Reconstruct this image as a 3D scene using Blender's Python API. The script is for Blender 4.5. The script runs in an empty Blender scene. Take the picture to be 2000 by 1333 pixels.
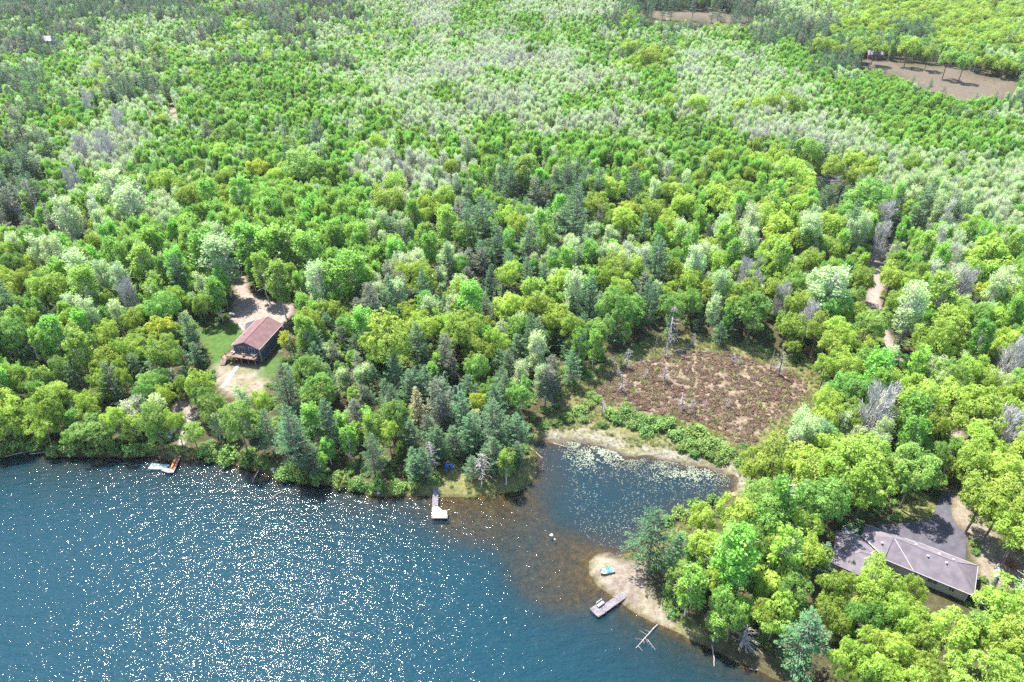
import bpy, math, random
import numpy as np
from mathutils import Vector

random.seed(7)
RNG = np.random.default_rng(7)
scene = bpy.context.scene
col = scene.collection
R = math.radians

# ------------------------------------------------------------------ camera, sky, sun, exposure
CAM_H, PITCH, FPX = 115.0, 34.0, 1387.0          # drone height (m), tilt below the horizon, focal length in photo pixels (2000 wide)
cam_data = bpy.data.cameras.new('camera')
cam_data.sensor_width = 36.0
cam_data.lens = 36.0 * FPX / 2000.0
cam_data.clip_start, cam_data.clip_end = 1.0, 9000.0
cam = bpy.data.objects.new('camera', cam_data)
col.objects.link(cam)
cam.location = (0, 0, CAM_H)
cam.rotation_euler = (R(90 - PITCH), 0, 0)
scene.camera = cam

SUN_EL, SUN_AZ = 62.5, -40.0                      # azimuth from +Y, negative towards -X
world = bpy.data.worlds.new('World')
scene.world = world
world.use_nodes = True
wn = world.node_tree.nodes
bg = wn['Background']
sky = wn.new('ShaderNodeTexSky')
sky.sky_type = 'NISHITA'
sky.sun_disc = False
sky.sun_elevation = R(SUN_EL)
sky.sun_rotation = R(SUN_AZ)
sky.altitude = 400
sky.air_density, sky.dust_density = 1.0, 1.0
world.node_tree.links.new(sky.outputs[0], bg.inputs[0])
bg.inputs[1].default_value = 0.15
sun_data = bpy.data.lights.new('sun', 'SUN')
sun_data.energy = 5.0
sun_data.angle = R(0.53)
sun_data.color = (1.0, 0.955, 0.88)
sun = bpy.data.objects.new('sun', sun_data)
col.objects.link(sun)
sdir = Vector((math.sin(R(SUN_AZ)) * math.cos(R(SUN_EL)), math.cos(R(SUN_AZ)) * math.cos(R(SUN_EL)), math.sin(R(SUN_EL))))
sun.rotation_euler = sdir.to_track_quat('Z', 'Y').to_euler()
sun.location = (0, 0, 300)
scene.view_settings.view_transform = 'Standard'
scene.view_settings.look = 'None'
scene.view_settings.gamma = 1.0
scene.view_settings.use_curve_mapping = False
scene.view_settings.exposure = 1.92
cy = scene.cycles
cy.max_bounces = 6
cy.diffuse_bounces = 3
cy.glossy_bounces = 2
cy.transmission_bounces = 4
cy.transparent_max_bounces = 8
cy.volume_bounces = 0
cy.caustics_reflective = False
cy.caustics_refractive = False
cy.use_denoising = False

# ------------------------------------------------------------------ photo pixel <-> world
_p = R(PITCH)
FW = np.array([0, math.cos(_p), -math.sin(_p)])
UP = np.array([0, math.sin(_p), math.cos(_p)])
RT = np.array([1.0, 0, 0])
CP = np.array([0, 0, CAM_H])


def un(x, y, z=0.0):
    d = FW + RT * ((x - 1000) / FPX) - UP * ((y - 666.5) / FPX)
    return CP + d * ((z - CAM_H) / d[2])


def proj(P):
    v = np.asarray(P, float) - CP
    w = np.maximum(v @ FW, 1e-3)
    return 1000 + FPX * (v @ RT) / w, 666.5 - FPX * (v @ UP) / w, FPX / w


def tile(ox, oy, k):
    return lambda x, y: (ox + x / k, oy + y / k)


def wpoly(pts, z=0.0, f=None):
    return np.array([un(*(f(*p) if f else p), z)[:2] for p in pts])


def sdf(poly, pts):
    """signed distance to a polygon, negative inside"""
    pts = np.asarray(pts, float)
    a = np.asarray(poly, float)
    b = np.roll(a, -1, 0)
    best = np.full(len(pts), 1e18)
    ins = np.zeros(len(pts), bool)
    for (ax, ay), (bx, by) in zip(a, b):
        ex, ey = bx - ax, by - ay
        wx, wy = pts[:, 0] - ax, pts[:, 1] - ay
        t = np.clip((wx * ex + wy * ey) / max(ex * ex + ey * ey, 1e-9), 0, 1)
        best = np.minimum(best, (wx - t * ex) ** 2 + (wy - t * ey) ** 2)
        c = ((ay > pts[:, 1]) != (by > pts[:, 1]))
        with np.errstate(divide='ignore', invalid='ignore'):
            xx = ax + (pts[:, 1] - ay) / (by - ay if by != ay else 1e-9) * ex
        ins ^= c & (pts[:, 0] < xx)
    d = np.sqrt(best)
    return np.where(ins, -d, d)


def inside(poly, px, py):
    return sdf(poly, np.stack([px, py], 1)) < 0


def dist_line(line, pts):
    pts = np.asarray(pts, float)
    best = np.full(len(pts), 1e18)
    for (ax, ay), (bx, by) in zip(line[:-1], line[1:]):
        ex, ey = bx - ax, by - ay
        wx, wy = pts[:, 0] - ax, pts[:, 1] - ay
        t = np.clip((wx * ex + wy * ey) / max(ex * ex + ey * ey, 1e-9), 0, 1)
        best = np.minimum(best, (wx - t * ex) ** 2 + (wy - t * ey) ** 2)
    return np.sqrt(best)


_tab = np.random.default_rng(3).random((256, 256))


def vnoise(x, y, s):
    x, y = np.asarray(x) / s + 1000.0, np.asarray(y) / s + 1000.0
    i, j = np.floor(x).astype(int), np.floor(y).astype(int)
    u, v = x - i, y - j
    u, v = u * u * (3 - 2 * u), v * v * (3 - 2 * v)
    T = lambda a, b: _tab[a % 256, b % 256]
    return (T(i, j) * (1 - u) + T(i + 1, j) * u) * (1 - v) + (T(i, j + 1) * (1 - u) + T(i + 1, j + 1) * u) * v


def fnoise(x, y, s):
    return 0.6 * vnoise(x, y, s) + 0.27 * vnoise(np.asarray(x) + 71, np.asarray(y) + 13, s / 2.1) + 0.13 * vnoise(np.asarray(x) + 17, np.asarray(y) + 53, s / 4.3)


def sm(t):
    t = np.clip(t, 0, 1)
    return t * t * (3 - 2 * t)


Z1, Z3, Z4, Z5, Z6 = tile(380, 540, 5.554), tile(700, 840, 5.0), tile(1100, 1020, 4.259), tile(1580, 960, 4.762), tile(1050, 600, 3.509)
Z2, Z7 = tile(230, 760, 6.06), tile(0, 860, 2.819)

# ------------------------------------------------------------------ lay of the land (world polygons)
shore_px = [(-420, 905), (-200, 890), (0, 893), (60, 880), (130, 893), (200, 890), (260, 895), (300, 890), (345, 899), (400, 892), (450, 907), (500, 917), (545, 932), (600, 944),
            (660, 951), (720, 964), (760, 968), (840, 968), (900, 972), (950, 968), (980, 964), (1020, 952), (1046, 936), (1050, 918), (1046, 890), (1046, 868), (1062, 858),
            (1090, 862), (1135, 860), (1175, 868), (1207, 881), (1221, 897), (1264, 894), (1306, 899), (1363, 908), (1406, 916), (1435, 936), (1434, 957), (1420, 980),
            (1400, 994), (1352, 1010), (1300, 1034), (1262, 1062), (1236, 1081), (1206, 1090), (1186, 1083), (1168, 1085), (1155, 1095), (1157, 1119), (1170, 1142), (1201, 1163),
            (1227, 1182), (1250, 1198), (1278, 1215), (1323, 1236), (1354, 1252), (1382, 1267), (1400, 1273), (1440, 1290), (1493, 1311), (1530, 1333), (1640, 1400), (1900, 1520)]
lake = np.vstack([wpoly(shore_px), [[140, -160], [-330, -160], [-330, 120]]])
pond = wpoly([(1050, 925), (1046, 868), (1062, 858), (1135, 860), (1207, 881), (1306, 899), (1406, 916), (1435, 936), (1420, 980), (1352, 1010), (1262, 1062), (1206, 1090), (1130, 1045), (1075, 960)])
bog = wpoly([(1187, 737), (1249, 703), (1306, 694), (1363, 683), (1420, 691), (1495, 711), (1549, 728), (1586, 762), (1563, 782), (1540, 808), (1495, 836), (1472, 871), (1443, 868), (1392, 836), (1335, 822), (1249, 805), (1178, 785), (1164, 760)], 0.3)
wet = wpoly([(1046, 868), (1062, 830), (1100, 770), (1160, 725), (1240, 680), (1290, 655), (1370, 655), (1440, 672), (1520, 690), (1600, 745), (1600, 790), (1540, 850), (1480, 900), (1460, 960), (1420, 990), (1352, 1010), (1250, 950), (1090, 900)], 0.3)
lawn = wpoly([(395, 640), (440, 632), (470, 630), (480, 648), (457, 672), (440, 692), (432, 712), (420, 735), (413, 700), (398, 670), (386, 655)], 2.0)
lawn2 = wpoly([(505, 722), (530, 700), (548, 698), (548, 725), (522, 742), (500, 737), (478, 724)], 2.0)
yard = wpoly([(418, 722), (440, 706), (500, 716), (522, 740), (517, 772), (480, 778), (440, 768), (422, 752)], 2.0)
bankpath = wpoly([(335, 800), (352, 785), (378, 790), (386, 808), (372, 830), (360, 866), (345, 868), (350, 830)], 1.2)
drive = wpoly([(481, 552), (484, 565), (492, 574), (506, 581), (533, 588), (569, 594), (575, 606), (567, 622), (553, 632), (524, 640), (504, 640), (478, 648), (464, 634), (452, 626), (458, 616), (455, 599), (458, 585), (463, 576), (456, 560), (462, 545), (458, 528), (470, 526), (476, 540)], 2.0)
asphalt = wpoly([(620, 290), (700, 300), (800, 312), (930, 290), (1010, 277), (1090, 265), (1150, 230), (1178, 178), (1195, 90), (1235, 0), (1345, 30), (1320, 150), (1332, 225), (1352, 290), (1400, 340), (1462, 382), (1456, 640), (1440, 720), (1200, 640), (1000, 560), (700, 420)], 2.0, Z5)
drygrass = wpoly([(1300, -60), (1480, 30), (1560, 180), (1650, 330), (1800, 470), (2060, 640), (2060, 960), (1760, 900), (1600, 820), (1560, 640), (1462, 382), (1352, 290), (1330, 200), (1350, 60)], 2.0, Z5)
islandgrass = wpoly([(820, 150), (900, 60), (1000, 20), (1130, 60), (1178, 170), (1150, 230), (1090, 265), (1000, 275), (930, 250), (870, 210)], 2.0, Z5)
beach = wpoly([(270, 285), (330, 270), (420, 300), (560, 330), (700, 350), (720, 470), (650, 520), (760, 640), (900, 800), (980, 900), (1080, 985), (1000, 960), (760, 835), (640, 765), (540, 695), (430, 615), (300, 525), (240, 420), (235, 320)], 0.4, Z4)
point_grass = wpoly([(985, 880), (1046, 880), (1050, 930), (1020, 955), (960, 970), (890, 970), (850, 950), (855, 915), (900, 905), (960, 930), (1000, 905)], 0.5)
field = wpoly([(1672, 116), (1740, 122), (1830, 130), (1900, 143), (1990, 160), (1990, 180), (1930, 195), (1870, 205), (1840, 190), (1800, 172), (1750, 150), (1700, 132)], 2.5)
strip = wpoly([(1235, 20), (1290, 22), (1400, 27), (1475, 33), (1472, 42), (1400, 41), (1300, 38), (1240, 30)], 2.5)
sandroad = wpoly([(1755, 460), (1738, 480), (1712, 500), (1700, 520), (1715, 545), (1706, 585), (1708, 620), (1728, 665), (1780, 740), (1850, 820), (1874, 880)], 2.2)
househill = wpoly([(360, 640), (470, 500), (590, 580), (560, 700), (520, 760), (420, 750)], 2.0)
ranchhill = wpoly([(1600, 1000), (1850, 880), (2080, 1060), (2050, 1260), (1800, 1220), (1640, 1140)], 2.0)
leftclear = wpoly([(-10, 590), (12, 588), (16, 604), (-10, 625)], 2.0)
road2 = wpoly([(328, 200), (335, 215), (345, 232), (352, 245)], 2.2)
greyroad = wpoly([(1596, 345), (1640, 342), (1640, 356), (1600, 358)], 2.2)


def terrain(x, y):
    x, y = np.atleast_1d(np.asarray(x, float)), np.atleast_1d(np.asarray(y, float))
    pts = np.stack([x, y], 1)
    near = (y < 260) & (x > -420) & (x < 260)
    d = np.full(len(x), 60.0)
    d[near] = sdf(lake, pts[near])
    d = d + (fnoise(x, y, 5.0) - 0.5) * 1.6
    dw = np.full(len(x), 60.0)
    dw[near] = sdf(wet, pts[near])
    d = d + (fnoise(x + 31, y, 3.4) - 0.5) * 4.0 * sm(1 - dw / 4.0)
    land = 0.12 + 0.75 * sm(d / 2.5) + 1.5 * sm(d / 40) + (fnoise(x, y, 45.0) - 0.5) * 2.2 * sm(d / 40)
    bed = -np.clip(-d, 0, 60) * 0.09 - 0.25 * sm(-d / 2.0)
    dw = np.full(len(x), 60.0)
    dw[near] = sdf(wet, pts[near])
    k = sm(1 - dw / 9.0)
    dry = 0.10 + 0.16 * sm(d / 6.0) + (fnoise(x, y, 2.2) - 0.5) * 0.12
    land = land * (1 - k) + dry * k
    for poly, h in ((househill, 2.0), (ranchhill, 2.0)):
        dd = np.full(len(x), 60.0)
        dd[near] = sdf(poly, pts[near])
        kk = sm(1 - dd / 10.0) * sm(d / 8)
        land = land * (1 - kk) + h * kk
    z = np.where(d > 0, np.maximum(land, 0.03 + 0.1 * np.clip(d, 0, 1)), bed)
    return z


def gz(x, y):
    """height of the ground sheet at one point (bilinear in its grid)"""
    i = min(max(int(np.searchsorted(gx, x)) - 1, 0), len(gx) - 2)
    j = min(max(int(np.searchsorted(gy, y)) - 1, 0), len(gy) - 2)
    u, v = (x - gx[i]) / (gx[i + 1] - gx[i]), (y - gy[j]) / (gy[j + 1] - gy[j])
    return float((HM[j, i] * (1 - u) + HM[j, i + 1] * u) * (1 - v) + (HM[j + 1, i] * (1 - u) + HM[j + 1, i + 1] * u) * v)


def ung(x, y):
    """photo pixel -> point on the terrain"""
    z = 1.0
    for _ in range(5):
        p = un(x, y, z)
        z = gz(p[0], p[1])
    return np.array([p[0], p[1], z])


# ------------------------------------------------------------------ mesh helpers
class MB:
    def __init__(self):
        self.v, self.f, self.t, self.m, self.n = [], [], [], [], 0

    def add(self, V, F, tint=0.5, mat=0):
        V = np.asarray(V, float).reshape(-1, 3)
        F = np.asarray(F, int)
        self.v.append(V)
        self.f.append(F + self.n)
        self.t.append(np.broadcast_to(np.asarray(tint, float), (len(V),)).copy())
        self.m.append(np.full(len(F), mat))
        self.n += len(V)

    def quads(self, Q, tint=0.5, mat=0):
        Q = np.asarray(Q, float)
        n = len(Q)
        t = np.repeat(np.broadcast_to(np.asarray(tint, float), (n,)), 4)
        self.add(Q.reshape(-1, 3), np.arange(n * 4).reshape(n, 4), t, mat)

    def poly(self, P, tint=0.5, mat=0):
        self.add(P, [list(range(len(P)))], tint, mat)

    def prism(self, P, z0, z1, tint=0.5, mat=0):
        n = len(P)
        P = np.asarray(P, float)
        if 0.5 * np.sum(P[:, 0] * np.roll(P[:, 1], -1) - np.roll(P[:, 0], -1) * P[:, 1]) < 0:
            P = P[::-1]
        V = np.vstack([np.c_[P, np.full(n, z0)], np.c_[P, np.full(n, z1)]])
        self.add(V, [list(range(n, 2 * n))], tint, mat)
        self.f[-1] = self.f[-1]
        self.n -= 0
        base = self.n - 2 * n
        S = [[base + i, base + (i + 1) % n, base + n + (i + 1) % n, base + n + i] for i in range(n)]
        self.f.append(np.array(S)); self.m.append(np.full(n, mat))
        self.f.append(np.array([[base + n - 1 - i for i in range(n)]])); self.m.append(np.full(1, mat))

    def tube(self, pts, rad, n=5, tint=0.5, mat=0, cap=True):
        pts = np.asarray(pts, float)
        rad = np.broadcast_to(np.asarray(rad, float), (len(pts),))
        rings = []
        for i, p in enumerate(pts):
            d = pts[min(i + 1, len(pts) - 1)] - pts[max(i - 1, 0)]
            d = d / (np.linalg.norm(d) + 1e-9)
            a = np.cross(d, [0.0, 0.0, 1.0] if abs(d[2]) < 0.9 else [1.0, 0, 0])
            a /= np.linalg.norm(a)
            b = np.cross(d, a)
            th = np.arange(n) * 2 * math.pi / n
            rings.append(p + rad[i] * (np.cos(th)[:, None] * a + np.sin(th)[:, None] * b))
        V = np.vstack(rings)
        F = [[k * n + i, k * n + (i + 1) % n, (k + 1) * n + (i + 1) % n, (k + 1) * n + i] for k in range(len(pts) - 1) for i in range(n)]
        self.add(V, F, tint, mat)
        if cap:
            base = self.n - len(V)
            self.f.append(np.array([[base + n - 1 - i for i in range(n)], [base + len(V) - n + i for i in range(n)]]))
            self.m.append(np.full(2, mat))

    def box(self, fr, a0, a1, b0, b1, z0, z1, tint=0.5, mat=0):
        c = [fr(a, b, z) for z in (z0, z1) for a, b in ((a0, b0), (a1, b0), (a1, b1), (a0, b1))]
        self.add(c, [[3, 2, 1, 0], [4, 5, 6, 7], [0, 1, 5, 4], [1, 2, 6, 5], [2, 3, 7, 6], [3, 0, 4, 7]], tint, mat)

    def mesh(self, name, mats, off=(0, 0, 0), smooth=False):
        me = bpy.data.meshes.new(name)
        V = np.vstack(self.v) - np.asarray(off, float)
        me.vertices.add(len(V))
        me.vertices.foreach_set('co', V.ravel())
        ls = np.concatenate([np.full(len(f), f.shape[1]) for f in self.f])
        loops = np.concatenate([f.ravel() for f in self.f])
        me.loops.add(len(loops))
        me.loops.foreach_set('vertex_index', loops)
        me.polygons.add(len(ls))
        me.polygons.foreach_set('loop_start', np.concatenate([[0], np.cumsum(ls)[:-1]]))
        me.polygons.foreach_set('loop_total', ls)
        me.polygons.foreach_set('material_index', np.concatenate(self.m))
        me.polygons.foreach_set('use_smooth', np.full(len(ls), smooth))
        at = me.attributes.new('tint', 'FLOAT', 'POINT')
        at.data.foreach_set('value', np.concatenate(self.t))
        for m in (mats if isinstance(mats, (list, tuple)) else [mats]):
            me.materials.append(m)
        me.update()
        me.validate()
        return me


def tag(o, label=None, cat=None, group=None, kind=None):
    for k, v in (('label', label), ('category', cat), ('group', group), ('kind', kind)):
        if v:
            o[k] = v
    return o


def obj(name, me, parent=None):
    o = bpy.data.objects.new(name, me)
    col.objects.link(o)
    o.parent = parent
    return o


ROOT_AT = {}


def thing(name, label, cat, loc, group=None):
    o = bpy.data.objects.new(name, None)
    o.empty_display_size = 0.3
    col.objects.link(o)
    o.location = loc
    ROOT_AT[o.name] = np.array(loc, float)
    return tag(o, label, cat, group)


def part(mb, name, mats, root, parent=None, label=None, kind=None, smooth=False):
    o = obj(name, mb.mesh(name, mats, ROOT_AT[root.name], smooth), parent or root)
    return tag(o, label, None, None, kind)


def single(mb, name, mats, label, cat, loc, group=None, kind=None, smooth=False):
    o = obj(name, mb.mesh(name, mats, loc, smooth))
    o.location = loc
    return tag(o, label, cat, group, kind)


def frame(o, ax, ay=None):
    """local frame: a along ax, b along ay, z up"""
    o = np.asarray(o, float)
    ax = np.asarray(ax, float); ax = ax / np.linalg.norm(ax)
    ay = np.array([-ax[1], ax[0]]) if ay is None else np.asarray(ay, float) / np.linalg.norm(ay)
    return lambda a, b, z: np.array([o[0] + ax[0] * a + ay[0] * b, o[1] + ax[1] * a + ay[1] * b, z])


# ------------------------------------------------------------------ materials
MATS = {}


def newmat(name):
    m = bpy.data.materials.new(name)
    m.use_nodes = True
    MATS[name] = m
    return m, m.node_tree.nodes, m.node_tree.links, m.node_tree.nodes['Principled BSDF']


def plain(name, c, rough=0.7, var=0.12, scale=3.0, bump=0.0, spec=0.3, metal=0.0, c2=None, stretch=(1, 1, 1)):
    m, n, l, b = newmat(name)
    tc = n.new('ShaderNodeTexCoord')
    mp = n.new('ShaderNodeMapping')
    mp.inputs['Scale'].default_value = stretch
    no = n.new('ShaderNodeTexNoise')
    no.inputs['Scale'].default_value = scale
    no.inputs['Detail'].default_value = 5
    l.new(tc.outputs['Object'], mp.inputs[0]); l.new(mp.outputs[0], no.inputs['Vector'])
    rp = n.new('ShaderNodeValToRGB')
    c2 = c2 or tuple(max(0, x * (1 - 2 * var)) for x in c)
    rp.color_ramp.elements[0].color = (*c2, 1)
    rp.color_ramp.elements[1].color = (*[min(1, x * (1 + var)) for x in c], 1)
    rp.color_ramp.elements[0].position, rp.color_ramp.elements[1].position = 0.3, 0.65
    l.new(no.outputs[0], rp.inputs[0]); l.new(rp.outputs[0], b.inputs['Base Color'])
    b.inputs['Roughness'].default_value = rough
    b.inputs['Specular IOR Level'].default_value = spec
    b.inputs['Metallic'].default_value = metal
    if bump:
        bp = n.new('ShaderNodeBump')
        bp.inputs['Strength'].default_value = bump
        bp.inputs['Distance'].default_value = 0.03
        l.new(no.outputs[0], bp.inputs['Height']); l.new(bp.outputs[0], b.inputs['Normal'])
    return m


def leafmat(name, dark, light, trans=0.4, hv=0.02, vv=0.3, rough=0.55, spec=0.25, tcol=None):
    """leaf colour between two greens by the clump's own tint, each tree a little different; part of the light passes through"""
    m, n, l, b = newmat(name)
    at = n.new('ShaderNodeAttribute'); at.attribute_name = 'tint'
    oi = n.new('ShaderNodeObjectInfo')
    rp = n.new('ShaderNodeMix'); rp.data_type = 'RGBA'
    rp.inputs[6].default_value = (*dark, 1); rp.inputs[7].default_value = (*light, 1)
    l.new(at.outputs['Fac'], rp.inputs[0])
    hs = n.new('ShaderNodeHueSaturation')
    mh = n.new('ShaderNodeMapRange'); mh.inputs[3].default_value = 0.5 - hv; mh.inputs[4].default_value = 0.5 + hv
    mv = n.new('ShaderNodeMapRange'); mv.inputs[3].default_value = 1 - vv; mv.inputs[4].default_value = 1 + vv
    fr = n.new('ShaderNodeMath'); fr.operation = 'FRACT'
    mu = n.new('ShaderNodeMath'); mu.operation = 'MULTIPLY'; mu.inputs[1].default_value = 7.13
    l.new(oi.outputs['Random'], mh.inputs[0]); l.new(oi.outputs['Random'], mu.inputs[0]); l.new(mu.outputs[0], fr.inputs[0]); l.new(fr.outputs[0], mv.inputs[0])
    l.new(mh.outputs[0], hs.inputs['Hue']); l.new(mv.outputs[0], hs.inputs['Value']); l.new(rp.outputs[2], hs.inputs['Color'])
    l.new(hs.outputs[0], b.inputs['Base Color'])
    b.inputs['Roughness'].default_value = rough
    b.inputs['Specular IOR Level'].default_value = spec
    tr = n.new('ShaderNodeBsdfTranslucent')
    if tcol:
        mm = n.new('ShaderNodeMix'); mm.data_type = 'RGBA'; mm.blend_type = 'MULTIPLY'; mm.inputs[0].default_value = 1.0
        mm.inputs[7].default_value = (*tcol, 1)
        l.new(hs.outputs[0], mm.inputs[6]); l.new(mm.outputs[2], tr.inputs[0])
    else:
        l.new(hs.outputs[0], tr.inputs[0])
    mx = n.new('ShaderNodeMixShader'); mx.inputs[0].default_value = trans
    l.new(b.outputs[0], mx.inputs[1]); l.new(tr.outputs[0], mx.inputs[2])
    l.new(mx.outputs[0], n['Material Output'].inputs[0])
    return m


BARK = plain('bark', (0.16, 0.125, 0.10), 0.9, 0.3, 6.0)
PALEBARK = plain('pale_bark', (0.50, 0.47, 0.42), 0.85, 0.2, 4.0)
GREYWOOD = plain('grey_dead_wood', (0.27, 0.245, 0.23), 0.9, 0.25, 3.0)
TWIG = plain('pale_twigs', (0.46, 0.44, 0.38), 0.9, 0.15, 1.0)
DARKTWIG = plain('brown_twigs', (0.22, 0.18, 0.15), 0.9, 0.2, 1.0)
L_LIME = leafmat('lime_leaves', (0.205, 0.325, 0.038), (0.40, 0.52, 0.105), 0.48, 0.012, 0.25, tcol=(1.0, 1.0, 0.7))
L_GREEN = leafmat('green_leaves', (0.12, 0.26, 0.045), (0.28, 0.43, 0.10), 0.48, 0.02, 0.22)
L_GOLD = leafmat('gold_leaves', (0.26, 0.35, 0.03), (0.46, 0.53, 0.08), 0.47, 0.012, 0.15, tcol=(1.0, 0.9, 0.6))
L_ASPEN = leafmat('aspen_leaves', (0.165, 0.345, 0.04), (0.32, 0.51, 0.10), 0.5, 0.022, 0.25)
L_PALE = leafmat('pale_leaves', (0.32, 0.46, 0.17), (0.50, 0.61, 0.30), 0.48, 0.02, 0.2)
L_WHITE = leafmat('white_green_buds', (0.42, 0.52, 0.26), (0.58, 0.65, 0.41), 0.46, 0.02, 0.15)
L_PINE = leafmat('pine_needles', (0.026, 0.076, 0.032), (0.10, 0.195, 0.078), 0.18, 0.015, 0.3, 0.6, 0.18)
L_SPRUCE = leafmat('spruce_needles', (0.025, 0.065, 0.035), (0.07, 0.13, 0.075), 0.1, 0.015, 0.25, 0.5, 0.4)
L_REDPINE = leafmat('sparse_needles', (0.05, 0.075, 0.04), (0.15, 0.17, 0.10), 0.15, 0.02, 0.3, 0.6, 0.2)
L_LARCH = leafmat('tan_needles', (0.22, 0.22, 0.09), (0.36, 0.34, 0.16), 0.25, 0.01, 0.15)
L_SHRUB = leafmat('shrub_leaves', (0.10, 0.19, 0.04), (0.24, 0.36, 0.10), 0.35, 0.02, 0.2)
L_HEATH = leafmat('heath_leaves', (0.115, 0.068, 0.05), (0.19, 0.135, 0.085), 0.2, 0.02, 0.3)
L_SEDGE = leafmat('sedge_blades', (0.20, 0.24, 0.07), (0.42, 0.42, 0.18), 0.3, 0.02, 0.25)

# ------------------------------------------------------------------ the ground (one sheet to the horizon) and the lake
def graded(lo, hi, step, far_lo, far_hi, growth=1.13):
    c = list(np.arange(lo, hi + 0.01, step))
    s = step
    while c[-1] < far_hi:
        s *= growth; c.append(c[-1] + min(s, 400))
    s = step
    while c[0] > far_lo:
        s *= growth; c.insert(0, c[0] - min(s, 400))
    return np.array(c)


gx = graded(-165, 150, 1.3, -6000, 6000)
gy = graded(48, 260, 1.3, -2500, 9000, 1.07)
GX, GY = np.meshgrid(gx, gy)
PX, PY = GX.ravel(), GY.ravel()
GP = np.stack([PX, PY], 1)
GZ = terrain(PX, PY)
HM = GZ.reshape(len(gy), len(gx))
mb = MB()
nx, ny = len(gx), len(gy)
I = (np.arange(ny - 1)[:, None] * nx + np.arange(nx - 1)[None, :]).ravel()
mb.add(np.c_[PX, PY, GZ], np.stack([I, I + 1, I + nx + 1, I + nx], 1))


def mask(poly, soft=0.8, rough=1.6, grow=0.0):
    d = np.full(len(PX), 99.0)
    a, b = poly.min(0) - 12, poly.max(0) + 12
    k = (PX > a[0]) & (PX < b[0]) & (PY > a[1]) & (PY < b[1])
    if k.any():
        d[k] = sdf(poly, GP[k])
    d += (fnoise(PX, PY, 4.0) - 0.5) * 2 * rough - grow
    return sm(0.5 - d / (2 * soft))


dl = np.full(len(PX), 99.0)
k = (PY < 270) & (np.abs(PX) < 450)
dl[k] = sdf(lake, GP[k])
m_lawn = np.maximum(mask(lawn, 0.7, 0.5), mask(lawn2, 0.9, 0.8) * 0.9)
m_grass = np.maximum.reduce([mask(yard, 1.5, 2.0) * 0.8, mask(beach, 1.0, 1.0) * sm((fnoise(PX + 9, PY, 4.0) - 0.45) * 7) * 0.8, mask(drygrass, 1.2, 1.2) * 0.5, mask(islandgrass, 1.0, 0.6), mask(point_grass, 1.5, 1.6), mask(leftclear, 1.0, 1.0),
                             sm(1 - np.abs(dl - 1.6) / 2.2) * sm((fnoise(PX, PY, 7.0) - 0.42) * 6)])
m_sand = np.maximum.reduce([mask(drive, 0.5, 0.5), mask(yard, 1.2, 2.2) * (0.25 + 0.6 * sm((fnoise(PX, PY, 3.0) - 0.40) * 7)), mask(bankpath, 1.0, 1.2) * 0.8, mask(beach, 0.8, 0.8) * (0.35 + 0.4 * fnoise(PX, PY, 3.0)),
                            sm(1.5 - dist_line(sandroad, GP) / 2.0), sm(1.6 - dist_line(road2, GP) / 2.2), mask(drygrass, 1.2, 1.2) * 0.65])
m_bog = mask(bog, 1.5, 1.5)
m_wet = np.clip(mask(wet, 2.0, 2.0) - m_bog, 0, 1)
dpond = sdf(pond, GP)
north = sm((PY - 108) / 6)
m_pale = m_wet * sm(1.15 - dl / 7.0) * north * (dl > -4) * (0.35 + 0.65 * sm((fnoise(PX, PY, 2.6) - 0.36) * 6))
m_field = np.maximum(mask(field, 2.5, 2.0), mask(strip, 3.0, 2.0))
m_mud = sm(0.5 - dpond / 4) * (dl < 1)
m_bed = sm(0.3 - dl / 1.5)
me = mb.mesh('ground', [], smooth=True)
for nm, arr in (('lawn', m_lawn), ('grass', m_grass), ('sand', m_sand), ('bog', m_bog), ('wet', m_wet), ('pale', m_pale), ('field', m_field), ('mud', m_mud), ('bed', m_bed)):
    at = me.attributes.new(nm, 'FLOAT', 'POINT')
    at.data.foreach_set('value', arr.astype(float))

m, n, l, b = newmat('ground')
tc = n.new('ShaderNodeTexCoord')


def gnoise(scale, detail=6, rough=0.6):
    t = n.new('ShaderNodeTexNoise')
    t.inputs['Scale'].default_value, t.inputs['Detail'].default_value, t.inputs['Roughness'].default_value = scale, detail, rough
    l.new(tc.outputs['Object'], t.inputs['Vector'])
    return t.outputs[0]


def ramp(src, stops):
    r = n.new('ShaderNodeValToRGB')
    while len(r.color_ramp.elements) < len(stops):
        r.color_ramp.elements.new(0.5)
    for e, (p, c) in zip(r.color_ramp.elements, stops):
        e.position, e.color = p, (*c, 1)
    l.new(src, r.inputs[0])
    return r.outputs[0]


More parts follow.
